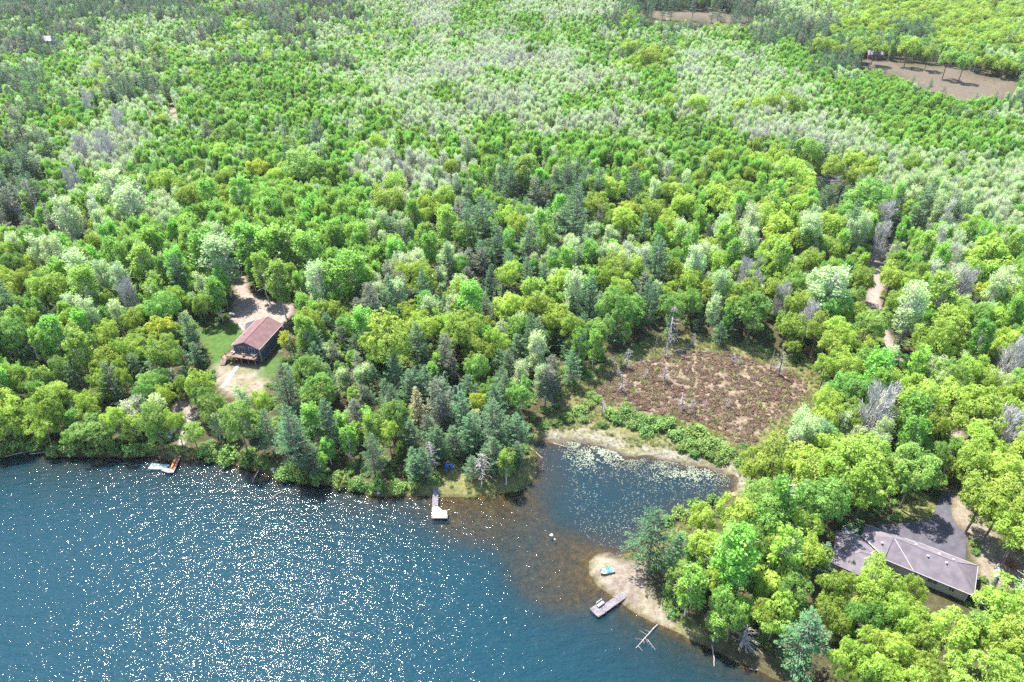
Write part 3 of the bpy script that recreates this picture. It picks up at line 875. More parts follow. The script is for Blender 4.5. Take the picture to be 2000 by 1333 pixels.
# ------------------------------------------------------------------ trees: where they stand (tile x, y of the crown's top; width for broadleaves, height for conifers)
HAND = [
 (0, 430, 4.993, """M 400 490 380;M 120 470 230;M 880 100 180;M 240 330 170;G 230 20 260;A 750 440 290;A 1010 10 200;A 1060 170 220;A 1180 180 250;A 1340 240 270;P 450 160 250;P 700 300 270;P 940 400 210;P 1130 430 220;
  B 1200 590 230;M 1010 680 150;A 500 380 190;A 1640 20 130;A 1800 50 200;P 1900 130 200;N 1670 330 560;G 1540 690 330;M 1270 860 220;Y 1530 910 280;A 640 1000 200;G 840 1060 210;A 450 950 240;M 600 870 200;P 780 750 230;
  M 1000 980 250;M 1170 1130 280;M 1560 1120 330;N 1280 1170 300;N 100 1080 380;N 880 660 280;N 1790 900 450;M 180 960 160;A 290 770 160;A 300 880 160;P 1100 790 170;A 680 1090 280;A 330 1060 180;A 740 870 200;
  R 470 -60 300;R 800 -40 300;R 250 -40 280;M 1640 650 220;A 1430 60 180;P 300 150 200;G 80 290 230"""),
 (0, 690, 4.993, """M 110 110 270;N 670 50 420;N 1000 70 480;G 530 30 220;G 360 120 200;M 380 350 330;A 320 280 200;M 790 370 210;G 790 660 400;M 1070 500 260;M 1150 140 180;G 1410 180 230;M 1560 300 190;G 1350 280 230;G 1430 480 280;
  M 1660 550 200;M 1890 160 270;M 1760 200 170;M 60 620 270;G 50 360 190;N 1270 0 350;M 920 150 190;M 1100 30 200;G 980 700 250;G 400 800 190;B 1470 540 110;G 1490 690 220;G 1850 690 230;G 1950 280 230;M 520 520 170;G 640 760 160"""),
 (550, 600, 4.993, """N 430 50 370;N 290 190 420;N 190 330 250;N 370 370 250;R 560 190 350;R 480 320 350;R 80 270 300;N 720 220 300;G 620 40 250;M 660 70 190;A 200 90 230;M 1000 95 540;M 1370 50 330;M 1760 45 400;M 1940 300 270;R 990 200 350;
  N 1300 140 520;R 1500 160 200;R 1580 260 480;N 1080 430 480;R 730 440 350;G 180 480 240;N 190 620 350;N 50 560 400;G 390 640 210;G 350 720 310;N 400 900 560;R 780 760 320;R 690 900 400;G 1080 900 340;M 1030 1080 270;N 1200 1060 330;
  T 1300 780 420;R 1400 1050 350;N 1740 820 540;Y 1920 820 200;G 1900 450 260;G 1040 0 220;A 780 0 240;G 2000 700 200;R 1640 440 380;R 640 600 300;N 880 560 330"""),
 (850, 400, 4.993, """N 450 -120 600;N 300 40 560;N 600 170 450;N 930 150 480;N 1390 -200 720;N 1250 20 420;N 1180 180 300;R 1620 0 350;M 1860 0 280;R 1850 120 320;A 1060 40 190;A 1100 180 170;M 800 80 240;M 720 560 240;M 690 0 210;M 280 150 270;
  A 100 20 220;N 550 580 350;N 900 510 330;N 1060 570 330;M 1240 600 250;P 1370 640 260;G 1170 430 180;B 1340 470 150;N 1450 450 250;M 1780 460 310;M 1660 590 240;M 1830 680 270;M 1950 490 210;G 1780 770 360;N 1530 690 520;N 1340 880 350;
  M 740 830 340;M 1010 820 340;M 1200 970 270;M 1340 1040 270;N 1190 1060 300;N 480 850 350;A 340 740 290;A 930 720 220;M 260 1030 380;M 590 1190 250;P 1000 1250 210;G 250 470 180;R 330 420 350;N 110 360 450;N 60 210 250;R 20 600 300"""),
 (1250, 400, 4.993, """N 190 300 560;N 60 80 420;N 460 0 250;M 370 500 200;M 520 610 230;Y 630 690 190;G 330 850 290;G 380 400 180;P 560 400 240;M 770 440 220;N 590 500 180;A 940 330 170;A 860 180 200;M 750 320 150;G 1100 370 200;B 1050 520 190;
  B 1180 500 160;B 1170 640 150;M 1230 430 240;M 1400 90 340;M 1630 190 290;M 1900 80 260;P 1690 90 250;P 1110 20 250;A 600 20 160;M 1250 0 300;M 1300 300 270;A 1400 350 220;M 1490 520 230;G 1560 620 260;M 1690 420 240;M 1930 300 250;
  B 1420 760 200;M 1050 700 340;G 1150 820 370;S 610 980 280;N 940 1050 300;N 800 1130 250;M 1600 830 260;M 1540 1060 230;M 1780 1050 270;P 1880 610 280;G 1900 830 230;B 1690 950 230;M 1350 690 230;R 700 560 250;R 620 240 200;B 690 200 100;
  A 380 170 180;A 200 180 160;P 830 100 200;P 1080 200 230;M 730 720 190;G 520 760 250"""),
 (1600, 640, 4.993, """M 200 20 310;M 330 220 310;G 510 180 290;A 640 230 300;A 640 390 240;M 110 240 250;G 430 450 300;M 130 590 310;B 660 540 420;M 1040 490 430;G 830 230 210;M 770 440 230;A 1030 200 220;G 1340 260 390;M 1540 260 270;M 1700 410 190;
  M 1090 40 260;M 1200 50 260;R 830 20 250;R 1530 20 330;R 1780 180 350;M 1850 100 230;B 1980 120 300;M 1660 630 470;A 1000 660 300;A 1000 880 280;M 1220 800 290;M 380 850 180;M 120 750 260;N 250 830 240;M 130 1020 330;M 480 1070 500;
  G 1090 1080 300;M 1660 970 370;B 1920 810 340;M 1950 500 270;M 1950 680 230;M 540 80 190;G 1240 1100 230;B 1060 400 130;P 1240 440 160"""),
 (1300, 866, 2.854, """M 520 50 210;M 640 -20 270;M 830 20 290;M 1080 0 370;G 1440 40 270;M 1160 150 250;A 700 200 220;B 850 120 120;G 930 200 290;G 600 300 250;M 420 310 230;M 220 350 170;N -43 354 390;N 80 500 220;M 260 480 200;M 780 370 200;
  A 710 490 200;M 850 530 180;N 910 560 240;A 420 480 250;G 520 460 210;M 1780 -10 230;M 1830 190 260;M 1950 220 300;M 1990 60 260;M 2040 400 260;S 1855 745 200;M 1960 800 280;M 1960 1000 290;M 1850 1180 330;M 1650 960 260;
  M 1990 1250 260"""),
 (1400, 1060, 4.993, """M 60 190 270;A 200 200 260;G 330 230 230;N 530 200 300;G 770 130 300;G 830 330 340;M 480 330 230;M 640 530 370;M 520 560 290;N 960 660 680;M 1160 300 290;M 1350 290 270;M 1640 170 390;M 1540 380 340;M 1830 400 250;M 1990 330 230;M 1740 500 310;
  M 1120 520 270;G 1420 600 290;G 1620 600 270;M 1240 670 230;M 1600 860 310;M 1390 930 310;M 1820 900 330;M 1570 1080 340;M 1250 1050 260;M 1900 650 270;M 1430 1230 200;M 1700 1150 310;N 1340 170 150;G 100 450 270;G 200 600 250;M 2050 850 300;M 2120 1150 330;M 1950 1250 330"""),
 (0, 430, 2.854, """A 1360 20 190;A 1480 30 200;A 1580 30 200;A 1700 60 180;P 1760 240 170;A 1860 230 200;A 1950 180 200;A 1110 60 190;P 1200 90 230;Y 1590 615 110;M 1860 440 150;N 1810 520 220;N 1720 580 240;N 1560 800 340;G 1700 740 200;G 1760 850 210;
  G 1150 950 170;G 1300 1010 230;P 1325 930 110;M 1440 950 120;M 1080 860 140;A 1530 230 150;A 1440 180 120"""),
 (650, 430, 2.854, """N 890 1010 340;G 1030 880 170;N 760 1080 250;N 1170 640 200;N 1840 100 250"""),
 (650, 0, 2.854, """N 990 910 260;N 1250 940 170;N 1540 860 150;N 1150 810 110;N 1850 920 130;R 1130 980 220;R 1190 1010 200;M 290 1020 200;M 620 1040 130;M 530 1080 130;M 490 1140 110;M 340 950 130;M 1560 980 150;Y 1640 1110 160;M 1780 1100 160;
  M 1880 1010 140;M 1950 1070 140;M 1480 1070 140;M 660 880 100;A 1070 870 120;N 970 790 90;N 380 760 100;N 370 420 60;R 790 290 80;N 180 50 110;N 210 60 110;N 370 95 90;N 480 90 70;N 295 140 80;R 145 140 100;R 250 110 100;N 40 200 60;
  N 1420 270 80;N 1610 170 80;N 1460 190 50;M 1640 70 80;M 1670 210 90;M 1780 240 130;M 1880 250 90;M 1880 520 100;M 250 740 100;P 750 750 100;B 730 760 60;N 840 960 140;N 1030 960 200"""),
 (0, 0, 2.854, """N 520 390 140;N 410 400 110;N 110 390 110;N 60 400 100;N 30 480 100;N 720 450 120;N 1000 400 110;R 850 290 190;R 900 280 170;N 910 450 130;N 220 710 230;R 60 600 250;R 20 700 200;N 1540 410 80;N 1410 430 100;N 1350 460 60;N 1740 90 70;
  N 1830 95 80;N 1490 90 130;N 1600 80 150;N 1370 80 90;N 1290 520 50;N 1720 440 50;N 1040 550 90;M 860 230 100;M 890 940 170;M 1020 1015 170;Y 1420 880 130;A 1320 980 140;A 1140 1000 110;M 360 640 100;M 740 300 80;G 1670 820 270;R 130 1000 250;
  R 250 1170 170;R 400 1190 180;R 60 1100 200;B 370 920 120;B 640 600 120;B 560 730 130;B 430 750 110;B 470 510 100;N 590 1090 90;P 600 950 200;P 700 1040 200;P 330 1100 150;B 770 1020 80;N 1160 480 90;N 260 220 70;R 180 850 200;N 30 850 180"""),
 (1300, 0, 2.854, """M 190 520 130;M 40 540 90;M 420 545 90;M 530 530 90;M 610 520 100;M 680 490 90;M 730 525 120;N 360 550 100;N 985 590 90;N 950 590 60;G 820 745 165;M 740 870 210;M 290 815 100;M 510 755 80;M 480 915 90;M 190 940 100;M 660 830 100;
  M 1160 870 100;M 1390 855 110;M 950 870 130;N 920 1020 200;N 1020 930 150;G 1180 980 250;N 1470 1040 330;N 1530 1150 150;B 1250 1120 130;M 740 1070 150;M 590 1110 150;M 660 1200 170;M 800 1270 140;M 940 1190 150;M 310 1020 180;M 120 1080 140;
  M 50 1010 140;N 130 1130 150;N 1390 420 110;N 1560 480 130;N 1490 430 80;R 1440 510 90;R 1230 380 60;R 1170 370 60;N 1740 520 110;N 1850 510 110;N 1930 560 120;N 1680 590 130;N 1780 640 110;N 1870 600 110;N 1960 640 110;R 1590 560 100;
  N 1450 600 80;R 1110 510 50;R 1160 540 60;R 1260 540 40;N 520 270 70;N 590 280 70;R 370 150 60;R 610 90 120;R 750 100 90;N 680 200 80;M 880 190 120;M 980 230 100;M 1080 210 100;M 1190 190 110;M 1380 200 110;M 1490 240 90;G 1600 260 110;G 1690 280 110"""),
 (1300, 430, 2.854, """N 1110 30 200;N 1360 70 130;M 1840 90 240;N 1600 190 120;M 1290 240 160;M 1120 250 140;M 1390 310 140;P 1420 360 180;M 1310 390 120;G 1180 480 200;P 960 270 230;G 960 390 180;R 1340 500 220;M 1640 470 210;M 1560 530 220;A 1580 300 180;
  B 1690 270 150;Y 1800 340 140;G 1680 420 160;G 1800 450 160;M 1900 470 160;B 1230 10 120"""),
]
# must-see openings in the photo: filler trees may not stand in front of them
SEE = [np.array(p, float) for p in (
    [(388, 640), (460, 600), (458, 530), (480, 530), (495, 570), (570, 590), (575, 625), (548, 735), (520, 775), (430, 765), (412, 705)],
    [(335, 800), (352, 785), (384, 800), (372, 840), (350, 900), (325, 860)],
    [(1062, 858), (1060, 830), (1110, 770), (1180, 730), (1250, 685), (1300, 655), (1400, 672), (1560, 715), (1592, 762), (1545, 815), (1490, 850), (1462, 900), (1450, 960), (1420, 985), (1352, 1010), (1250, 1070)],
    [(-20, 905), (300, 890), (345, 880), (450, 905), (545, 930), (720, 965), (1000, 962), (1050, 930), (1050, 870), (1090, 860), (1250, 900), (1400, 990), (1240, 1085), (1270, 1120), (1290, 1200), (1400, 1270), (1530, 1340), (-20, 1340)],
    [(845, 970), (850, 905), (890, 900), (900, 935), (1000, 930), (1046, 880), (1046, 930), (980, 965)],
    [(1628, 1045), (1690, 1020), (1740, 1015), (1800, 1020), (1830, 990), (1870, 970), (1905, 990), (1960, 1070), (1990, 1110), (1990, 1140), (1915, 1165), (1850, 1150), (1790, 1110), (1720, 1090), (1640, 1070)],
    [(1675, 118), (1740, 123), (1830, 131), (1900, 145), (1985, 162), (1985, 178), (1900, 190), (1850, 184), (1750, 146)],
    [(1240, 22), (1400, 28), (1470, 34), (1470, 40), (1300, 36)],
    [(1700, 500), (1735, 465), (1752, 468), (1725, 505)], [(1685, 575), (1735, 570), (1735, 590), (1690, 595)], [(1712, 650), (1740, 645), (1742, 678), (1722, 680)],
    [(1598, 346), (1636, 344), (1636, 354), (1600, 355)], [(326, 200), (336, 205), (352, 240), (342, 240)], [(80, 76), (112, 76), (112, 86), (80, 86)], [(1690, 102), (1716, 100), (1716, 116), (1690, 118)])]

TREES = []  # kind, x, y, width, height


def put_top(kind, px, py, size):
    """find the base of a tree whose top shows at px,py"""
    p = ung(px, py)
    H = 10.0
    for _ in range(6):
        q = un(px, py, H + p[2])
        ppm = proj(q)[2]
        v = q - CP
        ct = math.hypot(v[0], v[1]) / np.linalg.norm(v)
        if kind in CONIF or kind == 'D':
            H = min(max(size / (ppm * ct), 3.0), 34.0)
            W = H * PROTO[kind][1] / PROTO[kind][2]
        else:
            W = min(max(size / ppm, 2.2), 16.0)
            H = {'M': 1.05 * W + 6.0, 'G': 1.1 * W + 6.0, 'Y': 1.0 * W + 5, 'A': 1.7 * W + 6, 'P': 1.8 * W + 5.5, 'W': 1.8 * W + 5, 'B': 1.4 * W + 5.0}[kind]
            H = min(H, 21.0)
        p = np.array([q[0], q[1], gz(q[0], q[1])])
    while H > 3.5 and p[1] < 200 and sdf(lake, p[None, :2])[0] < 1.4:      # a tree on the bank, not in the lake
        H *= 0.93
        q = un(px, py, H + max(p[2], 0.3))
        p = np.array([q[0], q[1], gz(q[0], q[1])])
    if kind in CONIF or kind == 'D':
        W = H * PROTO[kind][1] / PROTO[kind][2]
    else:
        W = min(W, H * 0.95)
    return (kind, p[0], p[1], W, H)


for ox, oy, kk, txt in HAND:
    for e in txt.replace('\n', '').split(';'):
        a = e.split()
        if len(a) == 4:
            TREES.append(put_top(a[0], ox + float(a[1]) / kk, oy + float(a[2]) / kk, float(a[3]) / kk))
N_HAND = len(TREES)
hand_xy = np.array([t[1:3] for t in TREES])
hand_r = np.array([t[3] * 0.36 if t[0] not in CONIF else t[3] * 0.25 for t in TREES])

GRID = ["ccccxxxpwawpcccpffff", "cxppxxpxwwaaxpxcmcff", "xxxxxxxpwwwpmppacmmm", "cxcxaapppwppapppaacc", "xxpxaaapwpwpawppaaac", "cppaaxapaaaaaaawpaaa", "cppmamawwaxaxaammppp",
        "caamxaapmxccmxmmcppp", "rxpaaaaaxcccmmxmcxcp", "xpaapaaaxcccmxxmmxxp", "maxxxaaxxccxxxxmmxpx", "mmxxaaxxxcmccmmpxmpm", "xmmxxxcmmmmcxxmmmxmm", "cmxxxxccxmcxxxxmmmmm",
        "mcxxxccccccxxxxmmmxp", "mxcxxccxccxxxxxmmpmp", "mmxxxccxccxxxxxmmmmm"]
MIX = {'c': 'PAGNNNNNNSRR', 'x': 'RNNGAAAAAPPWM', 'p': 'WWPPPPPAAA', 'w': 'BWWWWWPPPA', 'a': 'PAAAAAAAAAG', 'm': 'PAAGGMMMMMN', 'f': 'PGGMMMMMMMM', 'r': 'RRRNAB'}


def fill():
    pts = []
    for y0, y1, s in ((66, 250, 3.3), (250, 520, 2.35), (520, 940, 3.3)):
        yy = np.arange(y0, y1, s * 0.87)
        for i, y in enumerate(yy):
            half = 0.80 * math.hypot(y, 60) + 22
            xx = np.arange(-half, half, s) + (i % 2) * s / 2
            pts.append(np.c_[xx, np.full(len(xx), y), np.full(len(xx), s)])
    pts = np.vstack(pts)
    pts[:, :2] += RNG.uniform(-0.42, 0.42, (len(pts), 2)) * pts[:, 2:3]
    x, y = pts[:, 0], pts[:, 1]
    z = terrain(x, y)
    ok = z > 0.25
    P2 = pts[:, :2]
    near = (y < 270)
    dlk = np.full(len(x), 99.0); dlk[near] = sdf(lake, P2[near])
    ok &= dlk > 1.3
    for poly, gr in ((wet, 0.5), (lawn, 1), (lawn2, 1), (yard, 1), (drive, 1.2), (asphalt, 1.5), (drygrass, 0.5), (islandgrass, 0.5), (beach, 1), (bankpath, 0.5), (field, 2), (strip, 2), (greyroad, 1)):
        lo, hi = poly.min(0) - 6, poly.max(0) + 6
        kx = (x > lo[0]) & (x < hi[0]) & (y > lo[1]) & (y < hi[1])
        if kx.any():
            ok[kx] &= sdf(poly, P2[kx]) > gr
    ok &= dist_line(sandroad, P2) > 1.8
    ok &= dist_line(road2, P2) > 2.2
    for xx, yy, w, h_, ang in FOOT:
        ok &= ~((np.abs(x - xx) < w) & (np.abs(y - yy) < h_))
    pts, x, y, z = pts[ok], x[ok], y[ok], z[ok]
    cx, cyy, ppm = proj(np.c_[x, y, z + 8.0])
    jx = cx + (fnoise(x, y, 38.0) - 0.5) * 190 * ppm / 4.5 + RNG.normal(size=len(x)) * 14
    jy = cyy + (fnoise(x + 300, y, 38.0) - 0.5) * 95 * ppm / 4.5 + RNG.normal(size=len(x)) * 8
    gi = np.clip((jx // 100).astype(int), 0, 19)
    gj = np.clip((jy // 50).astype(int), 0, len(GRID) - 1)
    patch = fnoise(x + 900, y + 500, 24.0)
    hgt_ = fnoise(x + 55, y + 700, 30.0)
    out = []
    u = RNG.random((len(x), 4))
    dist = np.hypot(x, y)
    for i in range(len(x)):
        mix = MIX[GRID[gj[i]][gi[i]]]
        q = (patch[i] - 0.28) / 0.44 * 0.82 + u[i, 0] * 0.18
        kd = mix[int(min(max(q, 0), 0.999) * len(mix))] if u[i, 1] < 0.87 else mix[int(u[i, 2] * len(mix))]
        far = min(max((dist[i] - 200) / 130, 0), 1)
        s = pts[i, 2]
        v = 0.74 + 0.5 * u[i, 3] ** 1.3
        if kd in 'MGY':
            W, H, pr = (7.6 - 0.9 * far) * v, (13.8 - 2.8 * far) * v, (s / 5.2) ** 2
        elif kd in 'APW':
            W, H, pr = (5.2 - 2.4 * far) * v, (14.0 - 4.2 * far) * v * (0.72 + 0.6 * hgt_[i]), min(1, (s / (4.2 - 1.75 * far)) ** 2)
        elif kd == 'B':
            W, H, pr = 5.0 * v, 10.0 * v, (s / 4.0) ** 2
        elif kd == 'N':
            H = (17.0 - 2.0 * far) * v * (1 + 0.2 * (u[i, 2] > 0.8)); W = H * 0.44; pr = (s / 5.0) ** 2
        elif kd == 'S':
            H = 10.5 * v; W = H * 0.32; pr = (s / 3.8) ** 2
        else:
            H = 15.0 * v; W = H * 0.36; pr = (s / 4.4) ** 2
        if RNG.random() < pr:
            out.append((kd, x[i], y[i], W, H, z[i]))
    # keep clear of the hand-placed trees and of the openings
    X = np.array([(o[1], o[2]) for o in out])
    ok = np.ones(len(out), bool)
    for (hx, hy), hr in zip(hand_xy, hand_r):
        ok &= (X[:, 0] - hx) ** 2 + (X[:, 1] - hy) ** 2 > hr * hr
    A = np.array([(o[1], o[2], o[3], o[4], o[5]) for o in out])
    for fz, fw in ((1.0, 0), (0.85, 0.3), (0.85, -0.3), (0.6, 0.45), (0.6, -0.45), (0.35, 0.3), (0.35, -0.3), (0.6, 0.0)):
        qx, qy, _ = proj(np.c_[A[:, 0] + A[:, 2] * fw, A[:, 1], A[:, 4] + A[:, 3] * fz])
        for poly in SEE:
            lo, hi = poly.min(0), poly.max(0)
            kx = (qx > lo[0]) & (qx < hi[0]) & (qy > lo[1]) & (qy < hi[1])
            if kx.any():
                ok[kx] &= ~inside(poly, qx[kx], qy[kx])
    # a filler tree may not hide the crown of a placed tree behind it
    tx, ty, tp_ = proj(np.c_[A[:, 0], A[:, 1], A[:, 4] + A[:, 3] * 0.85])
    hide = np.zeros(len(out), bool)
    for kd, hx, hy, W, H in TREES[:N_HAND]:
        if hy > 330:
            continue
        ex, ey, ep = proj(np.array([hx, hy, gz(hx, hy) + H * (0.72 if kd not in CONIF else 0.62)]))
        ra, rb = W * ep * 0.5, H * ep * (0.22 if kd not in CONIF else 0.34)
        hide |= ((A[:, 1] < hy) & (((tx - ex) / (ra + A[:, 2] * tp_ * 0.25)) ** 2 + ((ty - ey) / (rb + 6)) ** 2 < 1))
    return [(o[0], o[1], o[2], o[3] * 0.72, o[4] * 0.55) if h_ else o[:5] for o, k_, h_ in zip(out, ok, hide) if k_]


FOOT = [(-70.5, 164.5, 7.5, 9.5, 0), (76, 89, 13, 8, 0)]
TREES += fill()

# ---- which are built one by one (those that show largest), which join the distant forest
TA = np.array([(t[1], t[2], t[3], t[4]) for t in TREES])
TZ = terrain(TA[:, 0], TA[:, 1])
TX, TY, TP = proj(np.c_[TA[:, 0], TA[:, 1], TZ + TA[:, 3] * 0.7])
inview = (TX > -20) & (TX < 2020) & (TY > -10) & (TY < 1345)
area = TA[:, 2] * TA[:, 3] * TP ** 2
CAP = {'maple_tree': 300, 'aspen_tree': 260, 'poplar_tree': 140, 'birch_tree': 70, 'bare_tree': 60, 'white_pine': 220, 'spruce_tree': 40, 'red_pine': 90, 'larch_tree': 10}
single_ix, used = [], {}
order = list(range(N_HAND)) + [N_HAND + i for i in np.argsort(-area[N_HAND:])]
for i in order:
    nm = NAME[TREES[i][0]]
    if inview[i] and used.get(nm, 0) < CAP.get(nm, 300):
        used[nm] = used.get(nm, 0) + 1
        single_ix.append(i)
single_set = set(single_ix)

LAND = [('the bog', un(1390, 760)[:2]), ('the red-roofed house', (-70, 164)), ('the ranch house', (76, 89)), ('the gravel drive', un(520, 600)[:2]), ('the lily cove', un(1250, 930)[:2]), ('the L-shaped dock', un(850, 965)[:2]),
        ('the sandy point', un(1230, 1120)[:2]), ('the sand road', un(1715, 580)[:2]), ('the swim raft', un(320, 900)[:2]), ('the tan field', un(1850, 160)[:2]), ('the blue chairs', un(876, 912)[:2]), ('the paved clearing', un(1618, 350)[:2]),
        ('the propane tank', un(453, 622)[:2]), ('the forest track', un(340, 225)[:2]), ('the asphalt drive', un(1840, 1000)[:2]), ('the white canoe', un(1947, 1115)[:2]), ('the covered boat', un(335, 850)[:2]), ('the drowned log', un(1262, 1250)[:2]),
        ('the far strip', un(1360, 30)[:2]), ('the shrub row', un(1280, 840)[:2]), ('the brush pile', un(1325, 685)[:2]), ('the far cabin', un(1704, 110)[:2]), ('the golden maple', un(497, 318)[:2]), ('the bare grove', un(196, 270)[:2]), ('the pine clump', un(760, 50)[:2]), ('the tallest pine', un(1128, 470)[:2]),
        ('the round maple', un(1587, 320)[:2]), ('the white birches', un(830, 345)[:2]), ('the grey pines', un(40, 400)[:2])]
LXY = np.array([p for _, p in LAND])
ORD = 'first second third fourth fifth sixth seventh eighth ninth tenth eleventh twelfth thirteenth fourteenth fifteenth sixteenth seventeenth eighteenth nineteenth twentieth'.split()
ORD += ['twenty-' + w for w in ORD[:9]] + ['thirtieth'] + ['thirty-' + w for w in ORD[:9]] + ['fortieth'] + ['forty-' + w for w in ORD[:9]] + ['fiftieth'] + ['fifty-' + w for w in ORD[:9]] + ['sixtieth'] + ['sixty-' + w for w in ORD[:9]]
SIZE = {True: 'tall', False: 'small'}


def label_trees(ix):
    lab, cell = {}, {}
    for i in ix:
        kd, x, y, W, H = TREES[i][:5]
        d = np.hypot(LXY[:, 0] - x, LXY[:, 1] - y)
        a, b_ = np.argsort(d)[:2]
        big = '' if kd == 'D' else ('broad ' if W > 10.5 and kd not in CONIF else 'towering ' if H > 21 else 'slender ' if W < 4.2 and kd not in CONIF else 'young ' if H < 9.5 else '')
        cell.setdefault((big + LOOK[kd], a, b_), []).append((d[a], i))
    for (look, a, b_), v in cell.items():
        v.sort()
        for r_, (_, i) in enumerate(v):
            s = f'{look} by {LAND[a][0]} toward {LAND[b_][0]}'
            lab[i] = s if len(v) == 1 else s + f', {ORD[min(r_, len(ORD) - 1)]} out'
    return lab


LAB = label_trees(single_ix)
GRP = {'maple_tree': 'maples in the lakeside forest', 'aspen_tree': 'aspens in the lakeside forest', 'poplar_tree': 'pale poplars in the lakeside forest', 'birch_tree': 'budding birches in the lakeside forest', 'bare_tree': 'leafless trees in the lakeside forest',
       'white_pine': 'white pines in the lakeside forest', 'spruce_tree': 'spruces in the lakeside forest', 'red_pine': 'scraggy pines in the lakeside forest', 'larch_tree': 'larches in the lakeside forest'}


def plant_tree(kind, x, y, z, W, H, label, rz, variant, group=None):
    protos, W0, H0 = PROTO[kind]
    t, c, _ = protos[variant % len(protos)]
    nm = NAME[kind]
    o = bpy.data.objects.new(nm, None)
    col.objects.link(o)
    o.location = (x, y, z)
    o.rotation_euler = (0, 0, rz)
    o.scale = (W / W0, W / W0, H / H0)
    tag(o, label, nm.split('_')[-1] if nm.endswith('_tree') else ('shrub' if nm == 'shrub' else 'tree'), group or GRP.get(nm))
    obj('trunk' if kind != 'H' else 'stems', t, o)
    obj('crown' if kind not in 'HD' else ('foliage' if kind == 'H' else 'branches'), c, o)
    return o


for j, i in enumerate(single_ix):
    kd, x, y, W, H = TREES[i][:5]
    plant_tree(kd, x, y, float(TZ[i]), W, H, LAB[i], random.uniform(0, 6.28), random.randrange(12))

# ---- the rest of the forest: one mass, instanced from the same trees
lib = bpy.data.collections.new('tree_library')
lib_index, names = {}, []
for kd in 'MGYAPWBNSRTH':
    for vi, (_, _, j) in enumerate(PROTO[kd][0]):
        o = bpy.data.objects.new(f'library_tree_{len(names):03d}', j)
        lib.objects.link(o)
        lib_index[(kd, vi)] = len(names)
        names.append(o.name)


def instance_object(name, label, P, proto, rot, scl, collection, kind='stuff'):
    me = bpy.data.meshes.new(name)
    me.vertices.add(len(P)); me.vertices.foreach_set('co', np.asarray(P, float).ravel())
    a = me.attributes.new('proto', 'INT', 'POINT'); a.data.foreach_set('value', np.asarray(proto, np.int32))
    a = me.attributes.new('rot', 'FLOAT_VECTOR', 'POINT'); a.data.foreach_set('vector', np.asarray(rot, float).ravel())
    a = me.attributes.new('scl', 'FLOAT_VECTOR', 'POINT'); a.data.foreach_set('vector', np.asarray(scl, float).ravel())
    o = tag(obj(name, me), label, None, None, kind)
    ng = bpy.data.node_groups.new(name, 'GeometryNodeTree')
    ng.interface.new_socket('Geometry', in_out='INPUT', socket_type='NodeSocketGeometry')
    ng.interface.new_socket('Geometry', in_out='OUTPUT', socket_type='NodeSocketGeometry')
    N = ng.nodes
    gi, go = N.new('NodeGroupInput'), N.new('NodeGroupOutput')
    ci = N.new('GeometryNodeCollectionInfo'); ci.inputs['Collection'].default_value = collection
    ci.inputs['Separate Children'].default_value = True; ci.inputs['Reset Children'].default_value = True
    ip = N.new('GeometryNodeInstanceOnPoints'); ip.inputs['Pick Instance'].default_value = True
    L = ng.links
    for nm, typ, dst in (('proto', 'INT', 'Instance Index'), ('scl', 'FLOAT_VECTOR', 'Scale')):
        q = N.new('GeometryNodeInputNamedAttribute'); q.data_type = typ; q.inputs['Name'].default_value = nm
        L.new(q.outputs[0], ip.inputs[dst])
    q = N.new('GeometryNodeInputNamedAttribute'); q.data_type = 'FLOAT_VECTOR'; q.inputs['Name'].default_value = 'rot'
    er = N.new('FunctionNodeEulerToRotation')
    L.new(q.outputs[0], er.inputs[0]); L.new(er.outputs[0], ip.inputs['Rotation'])
    L.new(gi.outputs[0], ip.inputs['Points']); L.new(ci.outputs[0], ip.inputs['Instance']); L.new(ip.outputs[0], go.inputs[0])
    md = o.modifiers.new('instances', 'NODES'); md.node_group = ng
    return o


rest = [i for i in range(len(TREES)) if i not in single_set]
kinds = [TREES[i][0] for i in rest]
var = [lib_index[(k_, random.randrange(len(PROTO[k_][0])))] for k_ in kinds]
scl = [(TREES[i][3] / PROTO[k_][1], TREES[i][3] / PROTO[k_][1], TREES[i][4] / PROTO[k_][2]) for i, k_ in zip(rest, kinds)]
rot = [(random.gauss(0, 0.03), random.gauss(0, 0.03), random.uniform(0, 6.28)) for _ in rest]
instance_object('distant_forest', 'mixed spring forest of aspen, birch, maple and pine filling the land to the top', [(TREES[i][1], TREES[i][2], TZ[i]) for i in rest], var, rot, scl, lib)
print('trees', len(TREES), 'single', len(single_ix), used)

# undergrowth between the trunks
r = np.random.default_rng(5)
n_u = 14000
ux, uy = r.uniform(-170, 170, n_u), r.uniform(70, 300, n_u)
up = np.stack([ux, uy], 1)
ok = (np.abs(ux) < 0.8 * np.hypot(uy, 60) + 10) & (sdf(lake, up) > 1.5)
for poly, gr in ((wet, -1.0), (lawn, 0.5), (lawn2, 0.5), (yard, 0.3), (drive, 0.8), (asphalt, 1.2), (drygrass, -0.5), (islandgrass, 0), (beach, 0.3), (bankpath, 0.0), (greyroad, 1), (point_grass, -1)):
    ok &= sdf(poly, up) > gr
ok &= dist_line(sandroad, up) > 2.0
ok &= ~((np.abs(ux + 70.5) < 6) & (np.abs(uy - 164.5) < 9)) & ~((np.abs(ux - 76) < 13) & (np.abs(uy - 89) < 8))
ok &= fnoise(ux, uy, 9.0) > 0.34
up = up[ok]
s = r.uniform(0.35, 0.95, len(up))
instance_object('undergrowth', 'low green brush on the forest floor between the trunks', np.c_[up, terrain(up[:, 0], up[:, 1])],
                [lib_index[('H', int(v))] for v in r.integers(0, 3, len(up))], np.c_[np.zeros((len(up), 2)), r.uniform(0, 6.28, len(up))], np.stack([s, s, s * r.uniform(0.5, 1.0, len(up))], 1), lib)
